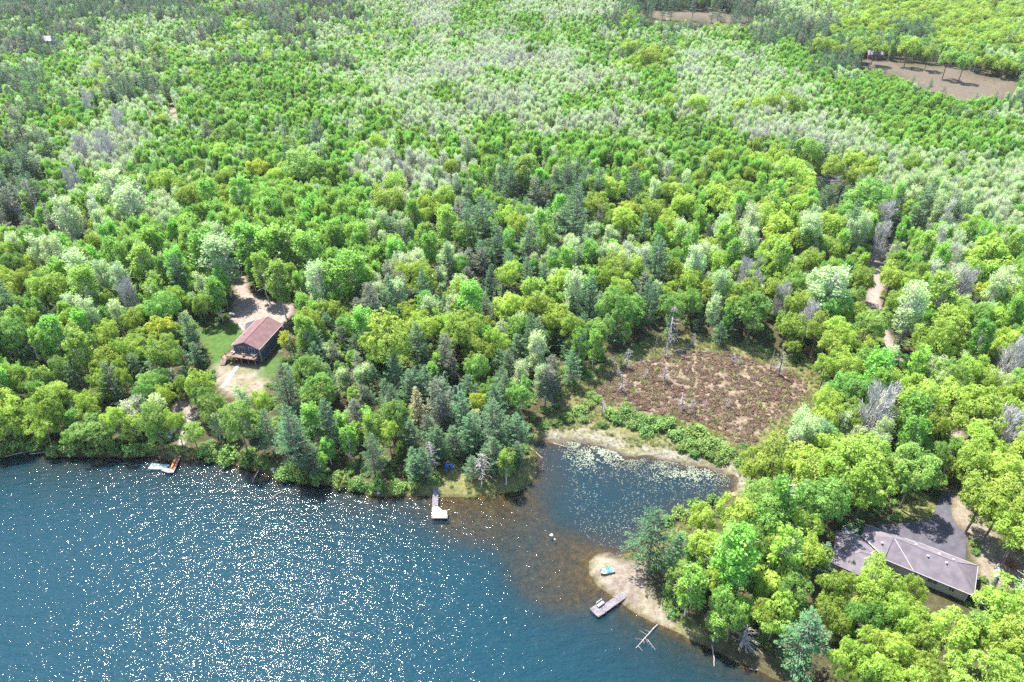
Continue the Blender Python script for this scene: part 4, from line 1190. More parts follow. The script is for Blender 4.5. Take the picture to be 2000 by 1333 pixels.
# ------------------------------------------------------------------ bog: heath, sedge, lily pads, shrubs, dead trees
def tuft(seed, W=1.0, H=0.45, n_=70, size=0.13, upright=0.3):
    r = np.random.default_rng(seed)
    mb = MB()
    d = rnd_dirs(r, n_); d[:, 2] = np.abs(d[:, 2])
    P = d * r.uniform(0.6, 1.05, n_)[:, None] * [W / 2, W / 2, H]
    leaf_quads(mb, P, d + rnd_dirs(r, n_) * 0.8 + [0, 0, upright], size * r.uniform(0.6, 1.3, n_), r, np.clip(r.uniform(0.2, 0.8) + r.normal(size=n_) * 0.2, 0, 1), 0.45)
    return mb


def grass_tuft(seed, W=0.9, H=0.6, n_=46):
    r = np.random.default_rng(seed)
    mb = MB()
    A = np.c_[r.normal(size=(n_, 2)) * W * 0.22, np.zeros(n_)]
    B = A + np.c_[r.normal(size=(n_, 2)) * W * 0.3, H * r.uniform(0.5, 1.1, n_)]
    strips(mb, A, B, 0.045, r, r.uniform(0, 1, n_))
    return mb


heath_lib = bpy.data.collections.new('heath_library')
for i in range(4):
    heath_lib.objects.link(bpy.data.objects.new(f'library_heath_{i}', tuft(200 + i).mesh('heath_tuft', L_HEATH)))
for i in range(2):
    heath_lib.objects.link(bpy.data.objects.new(f'library_heath_{4 + i}', grass_tuft(210 + i).mesh('sedge_tuft', L_SEDGE)))
r = np.random.default_rng(9)
lo, hi = bog.min(0) - 6, bog.max(0) + 6
q = np.c_[r.uniform(lo[0], hi[0], 16000), r.uniform(lo[1], hi[1], 16000)]
db = sdf(bog, q) + (fnoise(q[:, 0], q[:, 1], 6.0) - 0.5) * 3
trails = [wpoly([Z6(*p) for p in t], 0.3) for t in ([(1080, 300), (1070, 420), (1100, 500), (1065, 610), (1110, 740)], [(1200, 430), (1290, 500), (1370, 640), (1390, 760), (1380, 930)], [(1520, 510), (1450, 560), (1370, 600)], [(1480, 560), (1560, 610)],
                                                    [(620, 560), (760, 620), (820, 700)], [(1100, 500), (1190, 460), (1300, 470)], [(850, 600), (960, 640), (1180, 690), (1260, 710)])]
dt = np.minimum.reduce([dist_line(t, q) for t in trails])
gap = fnoise(q[:, 0] * 0.7, q[:, 1] * 1.3, 1.9)
kh = (db < 0) & (dt > 0.32) & (r.random(len(q)) < 0.80 - 0.75 * sm((gap - 0.42) * 3.2))
q1 = q[kh]
s = r.uniform(0.6, 1.5, len(q1))
instance_object('bog_heath', 'brown and olive heath mounds covering the bog', np.c_[q1, terrain(q1[:, 0], q1[:, 1])], np.where(r.random(len(q1)) < 0.06, r.integers(4, 6, len(q1)), r.integers(0, 4, len(q1))), np.c_[np.zeros((len(q1), 2)), r.uniform(0, 6.28, len(q1))], np.stack([s * 1.2, s * 1.0, s * r.uniform(0.7, 1.2, len(q1))], 1), heath_lib)
# sedge fringe round the bog and along the shore
q = np.c_[r.uniform(-150, 130, 60000), r.uniform(72, 200, 60000)]
dlq, dwq, dbq = sdf(lake, q), sdf(wet, q), sdf(bog, q)
dpt = np.minimum(sdf(point_grass, q), sdf(islandgrass, q))
ks = (((dwq < 1) & (dbq > -0.5) & (dlq > 3.5) & (fnoise(q[:, 0], q[:, 1], 6) > 0.38)) & (r.random(len(q)) < 0.75)) | ((dlq > 0.2) & (dlq < 3.0) & (fnoise(q[:, 0], q[:, 1], 5) > 0.50) & (dwq > 0) & (sdf(beach, q) > 0.5)) | (dpt < 0) & (fnoise(q[:, 0], q[:, 1], 3) > 0.5)
q2 = q[ks]
s = r.uniform(0.5, 1.15, len(q2))
instance_object('sedge_grass', 'yellow-green sedge and bank grass along the water and round the bog', np.c_[q2, terrain(q2[:, 0], q2[:, 1])], r.integers(4, 6, len(q2)), np.c_[np.zeros((len(q2), 2)), r.uniform(0, 6.28, len(q2))], np.stack([s, s, s], 1), heath_lib)

PAD = plain('lily_pad', (0.15, 0.165, 0.11), 0.5, 0.25, 0.35, 0, 0.4, c2=(0.09, 0.10, 0.065))
lo, hi = pond.min(0), pond.max(0)
q = np.c_[r.uniform(lo[0], hi[0], 60000), r.uniform(lo[1], hi[1], 60000)]
dp, dk = sdf(pond, q), sdf(lake, q)
clump = fnoise(q[:, 0], q[:, 1], 5.5)
pn = un(1195, 880)[:2]
thick = np.exp(-(((q[:, 0] - un(1165, 890)[0]) / 7) ** 2 + ((q[:, 1] - un(1165, 890)[1]) / 4.5) ** 2)) + np.exp(-(((q[:, 0] - un(1350, 925)[0]) / 9) ** 2 + ((q[:, 1] - un(1350, 925)[1]) / 3.5) ** 2)) * 0.8
rim = sm(1 + dk / 4.5) * (q[:, 1] > un(1250, 925)[1])
prob = 0.07 * sm((clump - 0.30) * 5) + 0.45 * thick * sm((fnoise(q[:, 0] + 40, q[:, 1], 2.2) - 0.38) * 8) + 0.6 * rim * sm((fnoise(q[:, 0] + 40, q[:, 1], 1.8) - 0.42) * 8)
west = sm((q[:, 0] - un(1090, 930)[0]) / 4)
kp = (dp < -0.6) & (dk < -0.3) & (r.random(len(q)) < prob * (0.08 + 0.92 * west)) & (np.hypot(q[:, 0], q[:, 1]) > 70)
q3 = q[kp]
mb = MB()
th = np.arange(6) * math.pi / 3
sz = r.uniform(0.04, 0.09, len(q3)) * (1 + 1.1 * np.clip(thick[kp], 0, 1))
V = np.stack([q3[:, 0, None] + np.cos(th) * sz[:, None], q3[:, 1, None] + np.sin(th) * sz[:, None], np.full((len(q3), 6), 0.012) + r.uniform(0, 0.02, (len(q3), 1))], 2)
mb.add(V.reshape(-1, 3), np.arange(len(q3) * 6).reshape(-1, 6))
tag(obj('lily_pads', mb.mesh('lily_pads', PAD)), 'pale green lily pads floating all over the dark cove', None, None, 'stuff')

SHRUBS = [(1085, 822, 26), (1108, 815, 30), (1130, 800, 30), (1150, 790, 26), (1166, 778, 24), (1153, 768, 18), (1190, 808, 34), (1205, 820, 30), (1222, 806, 30), (1178, 826, 22), (1250, 818, 34), (1268, 828, 40), (1290, 832, 42), (1306, 824, 34), (1262, 842, 30),
          (1318, 852, 36), (1340, 848, 40), (1362, 842, 34), (1348, 866, 36), (1372, 872, 40), (1394, 866, 36), (1412, 876, 34), (1388, 888, 30), (1408, 894, 32), (1428, 884, 28), (1330, 874, 26), (1222, 786, 14), (1440, 900, 24), (1356, 884, 26), (1452, 868, 16), (1140, 818, 22), (1236, 828, 26)]
for i, (px, py, w) in enumerate(SHRUBS):
    p = ung(px, py + 6)
    W = w * 1.15 / proj(p)[2]
    plant_tree('H', p[0], p[1], p[2], W, W * 0.55, f'green shrub on the cove side of the bog, {ORD[i]} from the white log', random.uniform(0, 6.28), i, 'shrub row along the cove')

SHOREB = [(12, 884, 34), (40, 874, 40), (72, 872, 36), (112, 884, 34), (150, 880, 44), (188, 882, 36), (226, 878, 40), (262, 884, 34), (290, 880, 26), (402, 886, 30), (420, 890, 36), (446, 896, 40), (478, 905, 34), (512, 908, 30), (560, 928, 36), (590, 934, 34), (625, 938, 40), (664, 942, 34), (700, 950, 36), (736, 954, 34), (775, 956, 30), (812, 954, 28), (1360, 996, 36), (1330, 1010, 34), (1300, 1025, 34), (1390, 984, 30)]
for i, (px, py, w) in enumerate(SHOREB):
    p = ung(px, py)
    W = w * 1.2 / proj(p)[2]
    where = 'the shaded bank' if px < 830 else 'the point shore'
    plant_tree('H', p[0], p[1], p[2], W, W * 0.62, f'leafy waterside bush overhanging {where}, {ORD[i]} along the bank', random.uniform(0, 6.28), i, 'bushes along the lake bank')

SNAGS = [(890, 290, 290, 2, 'tallest grey dead spruce beside the brush pile behind the bog'), (610, 420, 140, 0, 'many-branched grey snag at the shaded corner of the bog'), (520, 410, 95, 0, 'small grey snag beside the many-branched one at the shaded bog corner'),
         (575, 580, 135, 1, 'grey snag standing in front of the shaded corner cluster on the bog'), (550, 480, 65, 2, 'low bushy grey snag squeezed between two others at the bog corner'), (740, 490, 70, 2, 'short pale skeleton spruce on red-brown heath'),
         (865, 515, 100, 2, 'pale skeleton spruce with drooping branches standing alone on the heath'), (965, 560, 45, 1, 'stubby pale snag beyond the middle bog cluster'), (990, 710, 140, 1, 'tallest snag of the middle bog cluster'),
         (1055, 725, 100, 0, 'bent grey snag next to the tallest in the middle bog cluster'), (1155, 690, 70, 1, 'thin snag between the middle cluster and the lone one on the bog'), (1290, 690, 85, 1, 'lone grey snag near the middle of the bog trail'),
         (1590, 440, 150, 3, 'thin bare pole snag at the far side of the bog beside a taller one'), (1650, 470, 200, 1, 'tall ragged grey snag at the maple side of the bog'), (1060, 260, 80, 2, 'short bushy snag behind the brush pile'),
         (1330, 400, 90, 0, 'pale leafless sapling on bright sedge at the back of the bog'), (1370, 395, 80, 1, 'slim pale sapling beside another on bright sedge'), (1240, 290, 90, 3, 'leaning bare pole at the back edge of the bog'),
         (805, 310, 125, 3, 'straight bare pole left of the tallest dead spruce'.replace('left of', 'beside')), (850, 315, 60, 3, 'short broken pole in front of the tallest dead spruce'), (440, 740, 100, 0, 'dead shrub-like snag rising among the green bog shrubs'),
         (925, 280, 45, 3, 'knee-high broken stub by the brush pile'), (480, 735, 60, 1, 'small dead sapling among the green bog shrubs')]
for i, (x, y, h, v, lb) in enumerate(SNAGS):
    p = ung(*Z6(x, y))
    vv = p - CP
    H = h / 3.509 / (proj(p)[2] * math.hypot(vv[0], vv[1]) / np.linalg.norm(vv))
    W = H * (0.45 if h > 200 else 0.5 if v == 3 else 0.75)
    plant_tree('D', p[0], p[1], p[2], max(W, 1.0), H, lb, random.uniform(0, 6.28), v, 'dead trees of the bog')
for px, py, h, v, lb, wf in ((940, 938, 52, 2, 'silvery dead fir with drooping limbs on the grassy bank', 0.85), (1448, 1262, 34, 2, 'upturned-looking white dead branches by the wooded shore', 1.2), (843, 925, 60, 0, 'grey dead tree behind the bank near the dock', 0.6), (1298, 700, 40, 1, 'thin grey dead tree at the shaded forest edge', 0.5), (963, 925, 70, 1, 'bare grey pine trunk leaning among shore pines', 0.5)):
    p = ung(px, py)
    vv = p - CP
    H = h / (proj(p)[2] * math.hypot(vv[0], vv[1]) / np.linalg.norm(vv))
    plant_tree('D', p[0], p[1], p[2], H * wf, H, lb, random.uniform(0, 6.28), v, 'dead trees on the shore')


def log(px0, py0, px1, py1, rad, label, z0=None, z1=None, branches=0, mat=GREYWOOD):
    a, b_ = ung(px0, py0), ung(px1, py1)
    a[2] = max(a[2], 0.0) + rad * 0.6 if z0 is None else z0
    b_ = un(px1, py1, 0.05 if z1 is None else z1)
    b_[2] = max(gz(b_[0], b_[1]), 0.0) + rad * 0.4 if z1 is None else z1
    rr = np.random.default_rng(int(px0))
    o = thing('fallen_log', label, 'log', tuple(a))
    mb = MB()
    k = 6
    P = np.linspace(a, b_, k); P[1:-1] += rr.normal(size=(k - 2, 3)) * rad * 0.5
    mb.tube(P, np.linspace(rad, rad * 0.45, k), 7)
    part(mb, 'trunk', mat, o)
    L = np.linalg.norm(b_ - a)
    for j in range(branches):
        mb = MB()
        f = rr.uniform(0.25, 0.98)
        p0 = a + (b_ - a) * f
        u = (b_ - a) / L
        s_ = np.cross(u, [0, 0, 1]) * rr.choice([-1, 1])
        p1 = p0 + (u * rr.uniform(0.2, 0.7) + s_ * rr.uniform(0.5, 1.0) + [0, 0, rr.uniform(-0.1, 0.35)]) * L * rr.uniform(0.12, 0.30)
        mb.tube([p0, (p0 + p1) / 2 + [0, 0, 0.1], p1], [rad * 0.4, rad * 0.25, 0.015], 4)
        part(mb, 'branch', mat, o)
    return o


WHITEWOOD = plain('bleached_wood', (0.24, 0.215, 0.19), 0.8, 0.15, 2.0)
log(1034, 875, 1060, 895, 0.16, 'straight bleached log sticking into the cove from the bank', None, 0.05, 0, WHITEWOOD)
log(1284, 1221, 1242, 1266, 0.11, 'long grey fallen tree lying in the shallows below the sandy point', None, 0.08, 7)
log(1264, 1254, 1280, 1270, 0.05, 'thin submerged branch crossing below the long fallen tree', 0.05, 0.03, 3)
log(1391, 1262, 1395, 1302, 0.13, 'bleached white trunk pointing from the shore straight into brown water', None, 0.04, 0, WHITEWOOD)
log(506, 918, 493, 943, 0.12, 'pale log slanting off the bank beyond the swim raft', None, 0.02, 1, WHITEWOOD)
log(553, 963, 523, 977, 0.09, 'curved pale branch poking out of open lake water', 0.02, 0.25, 5, WHITEWOOD)
log(1466, 914, 1428, 916, 0.10, 'grey log across the corner of the lily cove', None, None, 0)
log(1306, 690, 1362, 676, 0.16, 'long fallen spruce trunk forming the brush pile behind the bog', None, None, 22)
log(455, 905, 428, 920, 0.10, 'dark branch in shallow water by the shaded bank', None, 0.03, 2)
log(1480, 1309, 1462, 1307, 0.09, 'short white stick log just off the wooded shore', None, 0.06, 0, WHITEWOOD)
log(1080, 866, 1108, 874, 0.14, 'fallen white log at the pale edge of the cove', None, None, 0, WHITEWOOD)
log(1488, 735, 1530, 728, 0.08, 'thin fallen trunk beside the ragged snag on the bog', None, None, 8)
log(1300, 700, 1270, 683, 0.10, 'grey fallen limb at the shaded back corner of the bog', None, None, 10)
log(10, 893, 60, 881, 0.14, 'grey driftwood log along the shaded bank', None, None, 4)
log(60, 889, 95, 884, 0.12, 'pale driftwood log in sunlit bank grass', None, None, 1, WHITEWOOD)

ROCK = plain('pale_rock', (0.42, 0.40, 0.38), 0.8, 0.2, 3.0, 0.4)
for px, py, s_, lb in ((1077, 1053, 0.45, 'pale rock breaking the water off the sandy point'), (533, 917, 0.5, 'white boulder on the bank above the slanting log'), (739, 963, 0.35, 'grey stone at the waterline of the shaded bank'), (1083, 1060, 0.25, 'small stone beside the pale rock in the water'), (548, 921, 0.35, 'pale stone next to the white boulder')):
    p = ung(px, py); p[2] = max(p[2], -0.1)
    rr = np.random.default_rng(int(px))
    d = rnd_dirs(rr, 1)
    mb = MB()
    th_, ph_ = np.meshgrid(np.linspace(0, 2 * math.pi, 9)[:-1], np.linspace(-1.2, 1.4, 5))
    V = np.stack([np.cos(th_) * np.cos(ph_), np.sin(th_) * np.cos(ph_), np.sin(ph_) * 0.75], 2).reshape(-1, 3) * (s_ * rr.uniform(0.75, 1.15, (40, 1)))
    F = [[i * 8 + j, i * 8 + (j + 1) % 8, (i + 1) * 8 + (j + 1) % 8, (i + 1) * 8 + j] for i in range(4) for j in range(8)] + []
    mb.add(V + p, F); mb.f.append(np.array([[32 + i for i in range(8)]])); mb.m.append(np.zeros(1, int))
    single(mb, 'rock', ROCK, lb, 'rock', tuple(p))

# ------------------------------------------------------------------ the blue house with the red-brown roof
WHITE = plain('white_trim', (0.38, 0.37, 0.365), 0.6, 0.06)
GLASS, n, l, b = newmat('window_glass')
b.inputs['Base Color'].default_value = (0.05, 0.06, 0.075, 1); b.inputs['Roughness'].default_value = 0.05; b.inputs['Specular IOR Level'].default_value = 0.6


def siding(name, c, pitch=0.2):
    m, n, l, b = newmat(name)
    tc = n.new('ShaderNodeTexCoord'); sx = n.new('ShaderNodeSeparateXYZ'); l.new(tc.outputs['Object'], sx.inputs[0])
    a = n.new('ShaderNodeMath'); a.operation = 'DIVIDE'; a.inputs[1].default_value = pitch; l.new(sx.outputs[2], a.inputs[0])
    f = n.new('ShaderNodeMath'); f.operation = 'FRACT'; l.new(a.outputs[0], f.inputs[0])
    no = n.new('ShaderNodeTexNoise'); no.inputs['Scale'].default_value = 1.2; l.new(tc.outputs['Object'], no.inputs['Vector'])
    rp = n.new('ShaderNodeValToRGB'); rp.color_ramp.elements[0].color = (*[x * 0.85 for x in c], 1); rp.color_ramp.elements[1].color = (*[x * 1.12 for x in c], 1)
    l.new(no.outputs[0], rp.inputs[0]); l.new(rp.outputs[0], b.inputs['Base Color'])
    bp = n.new('ShaderNodeBump'); bp.inputs['Strength'].default_value = 0.8; bp.inputs['Distance'].default_value = 0.03
    l.new(f.outputs[0], bp.inputs['Height']); l.new(bp.outputs[0], b.inputs['Normal'])
    b.inputs['Roughness'].default_value = 0.6
    return m


def shingles(name, c, var=0.2):
    """fine asphalt shingle courses: too small to count from here, kept as grain and wear"""
    m, n, l, b = newmat(name)
    tc = n.new('ShaderNodeTexCoord')
    br = n.new('ShaderNodeTexBrick'); br.inputs['Scale'].default_value = 3.4
    br.inputs['Color1'].default_value = (*c, 1); br.inputs['Color2'].default_value = (*[x * (1 - var) for x in c], 1); br.inputs['Mortar'].default_value = (*[x * 0.6 for x in c], 1)
    br.inputs['Mortar Size'].default_value = 0.012
    l.new(tc.outputs['Object'], br.inputs['Vector'])
    no = n.new('ShaderNodeTexNoise'); no.inputs['Scale'].default_value = 0.7; no.inputs['Detail'].default_value = 6; l.new(tc.outputs['Object'], no.inputs['Vector'])
    mx = n.new('ShaderNodeMix'); mx.data_type = 'RGBA'; mx.blend_type = 'MULTIPLY'; mx.inputs[0].default_value = 1.0
    rp = n.new('ShaderNodeValToRGB'); rp.color_ramp.elements[0].color = (0.72, 0.72, 0.74, 1); rp.color_ramp.elements[1].color = (1.15, 1.15, 1.15, 1); rp.color_ramp.elements[0].position, rp.color_ramp.elements[1].position = 0.3, 0.7
    l.new(no.outputs[0], rp.inputs[0]); l.new(br.outputs[0], mx.inputs[6]); l.new(rp.outputs[0], mx.inputs[7]); l.new(mx.outputs[2], b.inputs['Base Color'])
    b.inputs['Roughness'].default_value = 0.9
    return m


NAVY = siding('blue_siding', (0.052, 0.076, 0.118))
REDROOF = shingles('red_brown_shingles', (0.125, 0.064, 0.064))
DECKWOOD = plain('deck_wood', (0.20, 0.13, 0.10), 0.8, 0.2, 2.0)
RAILWOOD = plain('rail_wood', (0.22, 0.14, 0.105), 0.8, 0.15, 2.0)
CONCRETE = plain('concrete', (0.24, 0.23, 0.22), 0.9, 0.15, 1.0)

h1 = thing('lake_house', 'blue two-storey house with red-brown gable roof and raised deck by the lawn', 'house', (-68.2, 157.5, 2.0))
fr = frame((-68.2, 157.5), (-0.9755, 0.22), (0.22, 0.9755))
HW, HD, ZE, ZR = 7.7, 12.3, 6.5, 8.2
mb = MB()
mb.box(fr, 0, HW, 0, HD, 1.6, ZE)
mb.add([fr(0, 0, ZE), fr(HW, 0, ZE), fr(HW / 2, 0, ZR - 0.12), fr(0, HD, ZE), fr(HW, HD, ZE), fr(HW / 2, HD, ZR - 0.12)], [[0, 1, 2], [5, 4, 3]])
wall = part(mb, 'wall', NAVY, h1)
mb = MB(); mb.box(fr, -0.05, HW + 0.05, -0.05, HD + 0.05, 1.4, 2.25); part(mb, 'foundation', CONCRETE, h1)
mb = MB(); mb.add([fr(0.7, -0.03, ZE + 0.28), fr(HW - 0.7, -0.03, ZE + 0.28), fr(HW / 2, -0.03, ZR - 0.2)], [[0, 1, 2]]); part(mb, 'gable_panel', REDROOF, h1, label='red-brown gable panel above the deck doors')
OV = 0.4
for sgn in (0, 1):
    mb = MB()
    e = -OV if sgn == 0 else HW + OV
    drop = OV * (ZR - ZE) / (HW / 2)
    lo_, hi_ = [(e, -0.5, ZE - drop), (e, HD + 0.4, ZE - drop)], [(HW / 2, HD + 0.4, ZR), (HW / 2, -0.5, ZR)]
    top = [fr(*p) for p in lo_ + hi_]
    bot = [q_ - [0, 0, 0.16] for q_ in top]
    mb.add(top + bot, [[0, 1, 2, 3], [7, 6, 5, 4], [0, 4, 5, 1], [1, 5, 6, 2], [2, 6, 7, 3], [3, 7, 4, 0]])
    ro = part(mb, 'roof_slope', REDROOF, h1)
    mb = MB(); mb.tube([fr(e, -0.5, ZE - drop - 0.06), fr(e, HD + 0.4, ZE - drop - 0.06)], 0.075, 6); part(mb, 'gutter', WHITE, h1, ro)
    mb = MB()
    a_, c_ = fr(e, -0.53, ZE - drop - 0.06), fr(HW / 2, -0.53, ZR - 0.06)
    mb.quads([[a_ - [0, 0, 0.12], a_ + [0, 0, 0.05], c_ + [0, 0, 0.05], c_ - [0, 0, 0.12]]]); part(mb, 'fascia', WHITE, h1, ro)
    for vb, va in ((0.35, 0.35), (0.7, 0.6)):
        if (sgn, vb) in ((0, 0.7), (1, 0.35)):
            mb = MB(); p = fr(e + (HW / 2 - e) * va, HD * vb, ZE + (ZR - ZE) * va - 0.2); mb.tube([p, p + [0, 0, 0.6]], 0.07, 6); part(mb, 'vent_pipe', GREYWOOD, h1, ro)
mb = MB(); mb.tube([fr(HW / 2, -0.5, ZR + 0.0), fr(HW / 2, HD + 0.4, ZR + 0.0)], 0.09, 5); part(mb, 'ridge_cap', REDROOF, h1)
for a_ in (0, HW):
    for b_ in (0, HD):
        mb = MB(); mb.box(fr, a_ - 0.09, a_ + 0.09, b_ - 0.09, b_ + 0.09, 2.2, ZE - 0.02); part(mb, 'corner_trim', WHITE, h1)


def window(root, fr, wallname, side, c, w, z0, z1, HW, HD, trim=None, name='window', mull=1, body=GLASS):
    """a framed window on one wall: frame, sill and panes proud of the siding"""
    t = 0.10

    def bx(mb, s0, s1, za, zb, o0, o1):
        if side == 'front': mb.box(fr, s0, s1, -o1, -o0, za, zb)
        elif side == 'back': mb.box(fr, s0, s1, HD + o0, HD + o1, za, zb)
        elif side == 'right': mb.box(fr, -o1, -o0, s0, s1, za, zb)
        else: mb.box(fr, HW + o0, HW + o1, s0, s1, za, zb)
    mb = MB()
    for s0, s1, za, zb in ((c - w / 2 - t, c - w / 2, z0 - t, z1 + t), (c + w / 2, c + w / 2 + t, z0 - t, z1 + t), (c - w / 2, c + w / 2, z1, z1 + t), (c - w / 2, c + w / 2, z0 - t, z0)):
        bx(mb, s0, s1, za, zb, -0.02, 0.06)
    for k_ in range(mull):
        x_ = c - w / 2 + w * (k_ + 1) / (mull + 1)
        bx(mb, x_ - 0.04, x_ + 0.04, z0, z1, -0.02, 0.05)
    f = part(mb, name, trim or WHITE, root)
    for k_ in range(mull + 1):
        x0_, x1_ = c - w / 2 + w * k_ / (mull + 1), c - w / 2 + w * (k_ + 1) / (mull + 1)
        mb = MB(); bx(mb, x0_ + 0.041, x1_ - 0.041, z0 + 0.001, z1 - 0.001, -0.015, 0.025); part(mb, 'pane', body, root, f)
    return f


window(h1, fr, 'wall', 'front', 2.3, 1.6, 4.55, 6.15, HW, HD, name='glass_door')
window(h1, fr, 'wall', 'front', 5.3, 1.6, 4.55, 6.15, HW, HD, name='glass_door')
window(h1, fr, 'wall', 'front', 1.9, 1.4, 2.7, 3.8, HW, HD)
window(h1, fr, 'wall', 'front', 5.6, 1.8, 2.4, 4.0, HW, HD, name='glass_door')
for c_ in (1.4, 2.9, 8.5):
    window(h1, fr, 'wall', 'right', c_, 0.9, 5.1, 6.0, HW, HD, mull=0)
for c_ in (2.5, 6.5, 10.0):
    window(h1, fr, 'wall', 'left', c_, 1.1, 4.9, 6.0, HW, HD)
# deck
mb = MB()
for i in range(18):
    mb.box(fr, 0.2, 8.7, -2.7 + i * 0.15, -2.7 + i * 0.15 + 0.135, 4.34, 4.38)
mb.box(fr, 0.25, 8.65, -2.66, -2.56, 4.12, 4.338); mb.box(fr, 0.25, 8.65, -0.2, -0.1, 4.12, 4.338)
deck = part(mb, 'deck', DECKWOOD, h1)
for a_ in (0.35, 2.4, 4.5, 6.6, 8.55):
    mb = MB(); mb.box(fr, a_ - 0.08, a_ + 0.08, -2.5, -2.34, 1.7, 4.118); part(mb, 'deck_post', RAILWOOD, h1, deck)
for (a0, b0, a1, b1) in ((0.25, -2.65, 8.65, -2.65), (0.25, -2.65, 0.25, -0.1), (8.65, -1.4, 8.65, -0.1)):
    mb = MB()
    n_ = max(2, int(math.hypot(a1 - a0, b1 - b0) / 0.28))
    P0, P1 = fr(a0, b0, 5.32), fr(a1, b1, 5.32)
    mb.tube([P0, P1], 0.055, 4); mb.tube([P0 - [0, 0, 0.8], P1 - [0, 0, 0.8]], 0.035, 4)
    for i in range(n_ + 1):
        p = P0 + (P1 - P0) * i / n_
        mb.tube([p - [0, 0, 0.94], p], 0.06 if i % 6 == 0 else 0.018, 4, cap=False)
    part(mb, 'railing', RAILWOOD, h1, deck)
mb = MB()
mb.box(fr, 8.75, 10.3, -2.7, -0.9, 3.25, 3.36)
for i in range(5):
    mb.box(fr, 8.8, 10.2, -3.0 - i * 0.28, -2.74 - i * 0.28, 3.02 - i * 0.21, 3.09 - i * 0.21)
for a_, b_ in ((8.85, -2.6), (10.2, -2.6), (8.85, -1.0), (10.2, -1.0)):
    mb.box(fr, a_ - 0.06, a_ + 0.06, b_ - 0.06, b_ + 0.06, 1.7, 4.2)
mb.tube([fr(10.2, -2.6, 4.2), fr(10.2, -1.0, 4.2)], 0.05, 4); mb.tube([fr(10.2, -2.6, 4.2), fr(10.2, -4.1, 3.0)], 0.05, 4)
part(mb, 'stair_landing', DECKWOOD, h1, deck)


def chair(p, ang, mat, label, z, group=None):
    c, s_ = math.cos(ang), math.sin(ang)
    o = thing('deck_chair', label, 'chair', (p[0], p[1], z), group)
    f = frame(p[:2], (c, s_))
    mb = MB(); mb.box(f, -0.3, 0.3, -0.32, 0.3, z + 0.36, z + 0.42); part(mb, 'seat', mat, o)
    mb = MB(); mb.add([f(-0.3, 0.28, z + 0.42), f(0.3, 0.28, z + 0.42), f(0.3, 0.5, z + 1.0), f(-0.3, 0.5, z + 1.0), f(-0.3, 0.33, z + 0.40), f(0.3, 0.33, z + 0.40), f(0.3, 0.55, z + 0.98), f(-0.3, 0.55, z + 0.98)],
                      [[0, 1, 2, 3], [7, 6, 5, 4], [0, 4, 5, 1], [1, 5, 6, 2], [2, 6, 7, 3], [3, 7, 4, 0]]); part(mb, 'backrest', mat, o)
    for sx in (-1, 1):
        mb = MB(); mb.box(f, sx * 0.36 - 0.06, sx * 0.36 + 0.06, -0.35, 0.35, z + 0.58, z + 0.63); part(mb, 'armrest', mat, o)
        for b_ in (-0.28, 0.26):
            mb = MB(); mb.box(f, sx * 0.33 - 0.04, sx * 0.33 + 0.04, b_ - 0.04, b_ + 0.04, z, z + 0.58); part(mb, 'leg', mat, o)
    return o


BLUE = plain('blue_plastic', (0.03, 0.13, 0.42), 0.45, 0.05)
TANPLASTIC = plain('tan_plastic', (0.40, 0.32, 0.27), 0.6, 0.1)
chair(fr(7.3, -1.2, 0), 2.9, WHITE, 'white armchair at the stair end of the house deck', 4.38)
chair(fr(4.0, -1.5, 0), 3.3, TANPLASTIC, 'tan armchair in the middle of the house deck', 4.38)
chair(fr(1.2, -1.3, 0), 2.7, TANPLASTIC, 'tan armchair at the shaded corner of the house deck', 4.38)
p = ung(872, 916); chair(p, -0.3, BLUE, 'blue lawn chair on the bank closer to the dock', p[2])
p = ung(883, 915); chair(p, 0.35, BLUE, 'blue lawn chair on the bank closer to the dead fir', p[2])
p = ung(876, 907)
o = thing('fire_pit', 'round grey fire pit behind the two blue chairs', 'fire pit', tuple(p))
mb = MB(); mb.tube([p - [0, 0, 0.1], p + [0, 0, 0.42]], [0.75, 0.7], 14); part(mb, 'ring', CONCRETE, o)
mb = MB(); mb.tube([p + [0, 0, 0.425], p + [0, 0, 0.46]], [0.5, 0.48], 12); part(mb, 'ash_bed', GREYWOOD, o)

# propane tank
p = ung(453.5, 618)
o = thing('propane_tank', 'white propane tank at the forest edge beside the gravel drive', 'tank', tuple(p))
f = frame(p[:2], (1.0, -0.25))
mb = MB(); mb.tube([f(x_, 0, p[2] + 0.75) for x_ in (-1.15, -1.05, -0.8, 0.8, 1.05, 1.15)], [0.1, 0.32, 0.45, 0.45, 0.32, 0.1], 12); part(mb, 'body', WHITE, o, smooth=True)
mb = MB(); mb.tube([f(0, 0, p[2] + 1.15), f(0, 0, p[2] + 1.38)], [0.2, 0.17], 10); part(mb, 'valve_dome', WHITE, o)
for x_ in (-0.65, 0.65):
    mb = MB(); mb.box(f, x_ - 0.08, x_ + 0.08, -0.3, 0.3, p[2] - 0.1, p[2] + 0.4); part(mb, 'leg', CONCRETE, o)

# paths: slabs set in the ground
SLAB = plain('path_slab', (0.30, 0.27, 0.24), 0.9, 0.15, 2.0)


